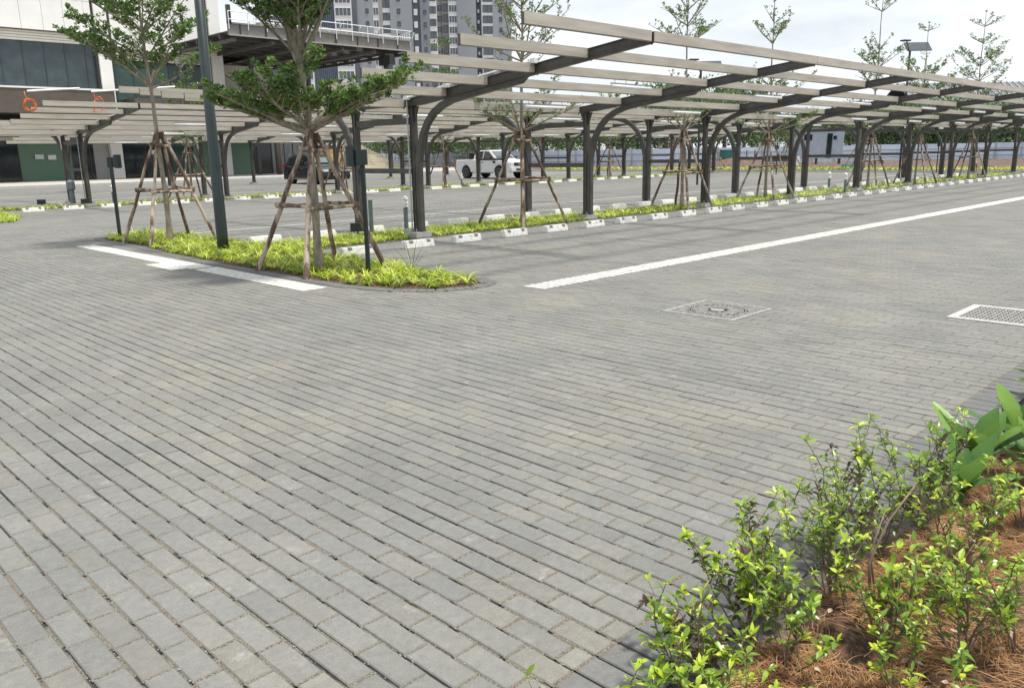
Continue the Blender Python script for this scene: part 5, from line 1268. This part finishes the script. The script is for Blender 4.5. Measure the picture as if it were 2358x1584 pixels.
car('pickup_truck', 37.7, 39.4, RH, 'white extended cab pickup with muddy lower sides parked beyond the second carport', 'pickup truck',
    dict(w=1.86, xr=-1.62, xf=1.60, r=.40, zs=.42, back=-2.72, front=2.62, belt=1.16, paint=M_twhitecar,
         top=[(2.64, .78), (2.58, 1.02), (2.3, 1.12), (1.35, 1.20), (.9, 1.22), (-.95, 1.22), (-.98, 1.24), (-2.66, 1.20), (-2.72, 1.12), (-2.72, .7)],
         cab=[(-.92, 1.20), (1.38, 1.19), (.52, 1.76), (.25, 1.80), (-.62, 1.79), (-.88, 1.72)],
         glass=[[(.02, 1.25), (1.08, 1.25), (.46, 1.69), (.02, 1.72)], [(-.78, 1.26), (-.06, 1.25), (-.06, 1.72), (-.66, 1.71)]],
         screens=[('windscreen', (1.28, 1.25), (.58, 1.72), M_shield), ('rear_window', (-.935, 1.30), (-.90, 1.66), M_carglass)],
         bits=[('grille', M_black, (2.60, 2.665, -.55, .55, .80, 1.0)), ('grille_bar', M_chrome, (2.666, 2.675, -.25, .25, .88, .94)), ('headlight', M_head, (2.45, 2.65, .60, .88, .86, 1.02)), ('bumper', M_twhitecar, (2.58, 2.75, -.9, .9, .48, .70)), ('bumper_grille', M_black, (2.751, 2.76, -.5, .5, .52, .64)),
               ('number_plate', M_wpipe, (2.765, 2.775, -.24, .24, .62, .74)), ('mirror', M_black, (.95, 1.12, .95, 1.12, 1.18, 1.36)), ('door_handle', M_black, (-.05, .12, .925, .945, 1.02, 1.06)), ('door_seam', M_black, (-.12, -.105, .932, .937, .5, 1.2)), ('fender_vent', M_black, (1.05, 1.28, .925, .94, .98, 1.10)),
               ('sports_bar', M_black, (-1.35, -.95, .72, .84, 1.2, 1.62)), ('side_step', M_steel, (-.95, .95, .80, .97, .36, .42)), ('tail_light', M_red, (-2.735, -2.66, .78, .93, .85, 1.15)), ('roof_rail', M_black, (-.5, .2, .56, .60, 1.80, 1.83))],
         mir=('headlight', 'mirror', 'door_handle', 'door_seam', 'fender_vent', 'sports_bar', 'side_step', 'tail_light', 'roof_rail')))
car('parked_suv', 27.0, 43.6, RH+.02, 'dark bronze sport utility car parked behind the nearest tree', 'car',
    dict(w=1.84, xr=-1.34, xf=1.32, r=.35, zs=.26, back=-2.18, front=2.28, belt=.98, paint=M_suv,
         top=[(2.30, .55), (2.24, .80), (2.0, .92), (1.1, 1.02), (-1.9, 1.05), (-2.15, 1.0), (-2.2, .6)],
         cab=[(-2.08, 1.02), (1.25, 1.0), (.35, 1.58), (-.1, 1.66), (-1.35, 1.66), (-1.85, 1.56)],
         glass=[[(-.15, 1.06), (.98, 1.06), (.25, 1.52), (-.15, 1.57)], [(-1.15, 1.07), (-.23, 1.06), (-.23, 1.57), (-1.15, 1.57)], [(-1.75, 1.12), (-1.23, 1.07), (-1.23, 1.57), (-1.5, 1.54)]],
         screens=[('windscreen', (1.17, 1.05), (.40, 1.54), M_shield), ('rear_window', (-2.06, 1.10), (-1.9, 1.5), M_carglass)],
         bits=[('grille', M_black, (2.26, 2.315, -.5, .5, .60, .78)), ('grille_bar', M_chrome, (2.316, 2.325, -.52, .52, .72, .76)), ('headlight', M_head, (2.05, 2.31, .55, .88, .72, .86)), ('bumper_grille', M_black, (2.29, 2.33, -.7, .7, .30, .48)), ('number_plate', M_wpipe, (2.331, 2.34, -.24, .24, .50, .60)),
               ('mirror', M_suv, (.72, .9, .93, 1.1, 1.03, 1.18)), ('door_handle', M_chrome, (-.12, .08, .915, .93, .88, .91)), ('door_seam', M_black, (-.20, -.188, .921, .925, .35, 1.05)), ('sill_trim', M_chrome, (-.9, .85, .905, .93, .30, .34)), ('tail_light', M_red, (-2.21, -2.08, .72, .91, .85, 1.15)), ('roof_rail', M_chrome, (-1.4, .1, .60, .63, 1.665, 1.70))],
         mir=('headlight', 'mirror', 'door_handle', 'door_seam', 'sill_trim', 'tail_light', 'roof_rail')))
mt = empty('parked_motorbike', (8.55, 40.8, 0), PI*.9, 'motorbike cut by the left photo edge before the building', 'motorbike')
for xx in (-.62, .62):
    m = MB(); pts = [(xx+.29*math.cos(a*PI/8), 0, .31+.29*math.sin(a*PI/8)) for a in range(17)]; m.tube(pts, .045, 6); wo_ = m.build('wheel', M_tyre, mt)
    m = MB()
    for k in range(5): a = k*2*PI/5; m.bar((xx, 0, .31), (xx+.27*math.cos(a), 0, .31+.27*math.sin(a)), .02, .02)
    m.tube([(xx, -.04, .31), (xx, .04, .31)], .06, 8); m.build('rim', M_steel, wo_)
m = MB(); m.prism([(-.35,.45),(.3,.35),(.45,.6),(.3,.85),(-.1,.72),(-.7,.75),(-.75,.62)], -.12, .12, lambda u, v, w: (u, w, v)); fixn(m.build('body', M_black, mt))
m = MB(); m.prism([(.40,.55),(.62,.65),(.55,1.0),(.42,1.02)], -.14, .14, lambda u, v, w: (u, w, v)); fixn(m.build('front_fairing', M_wpipe, mt))
m = MB(); m.tube([(.62,0,.31),(.42,0,1.0)], .03, 6); m.tube([(.42,-.33,1.05),(.45,0,1.0),(.42,.33,1.05)], .016, 6); m.build('handlebar', M_black, mt)
m = MB(); m.prism([(-.7,.75),(-.05,.73),(-.02,.8),(-.35,.84),(-.72,.88)], -.13, .13, lambda u, v, w: (u, w, v)); fixn(m.build('seat', M_black, mt))

print('OBJECTS', len(bpy.data.objects), 'verts', sum(len(m.vertices) for m in bpy.data.meshes))
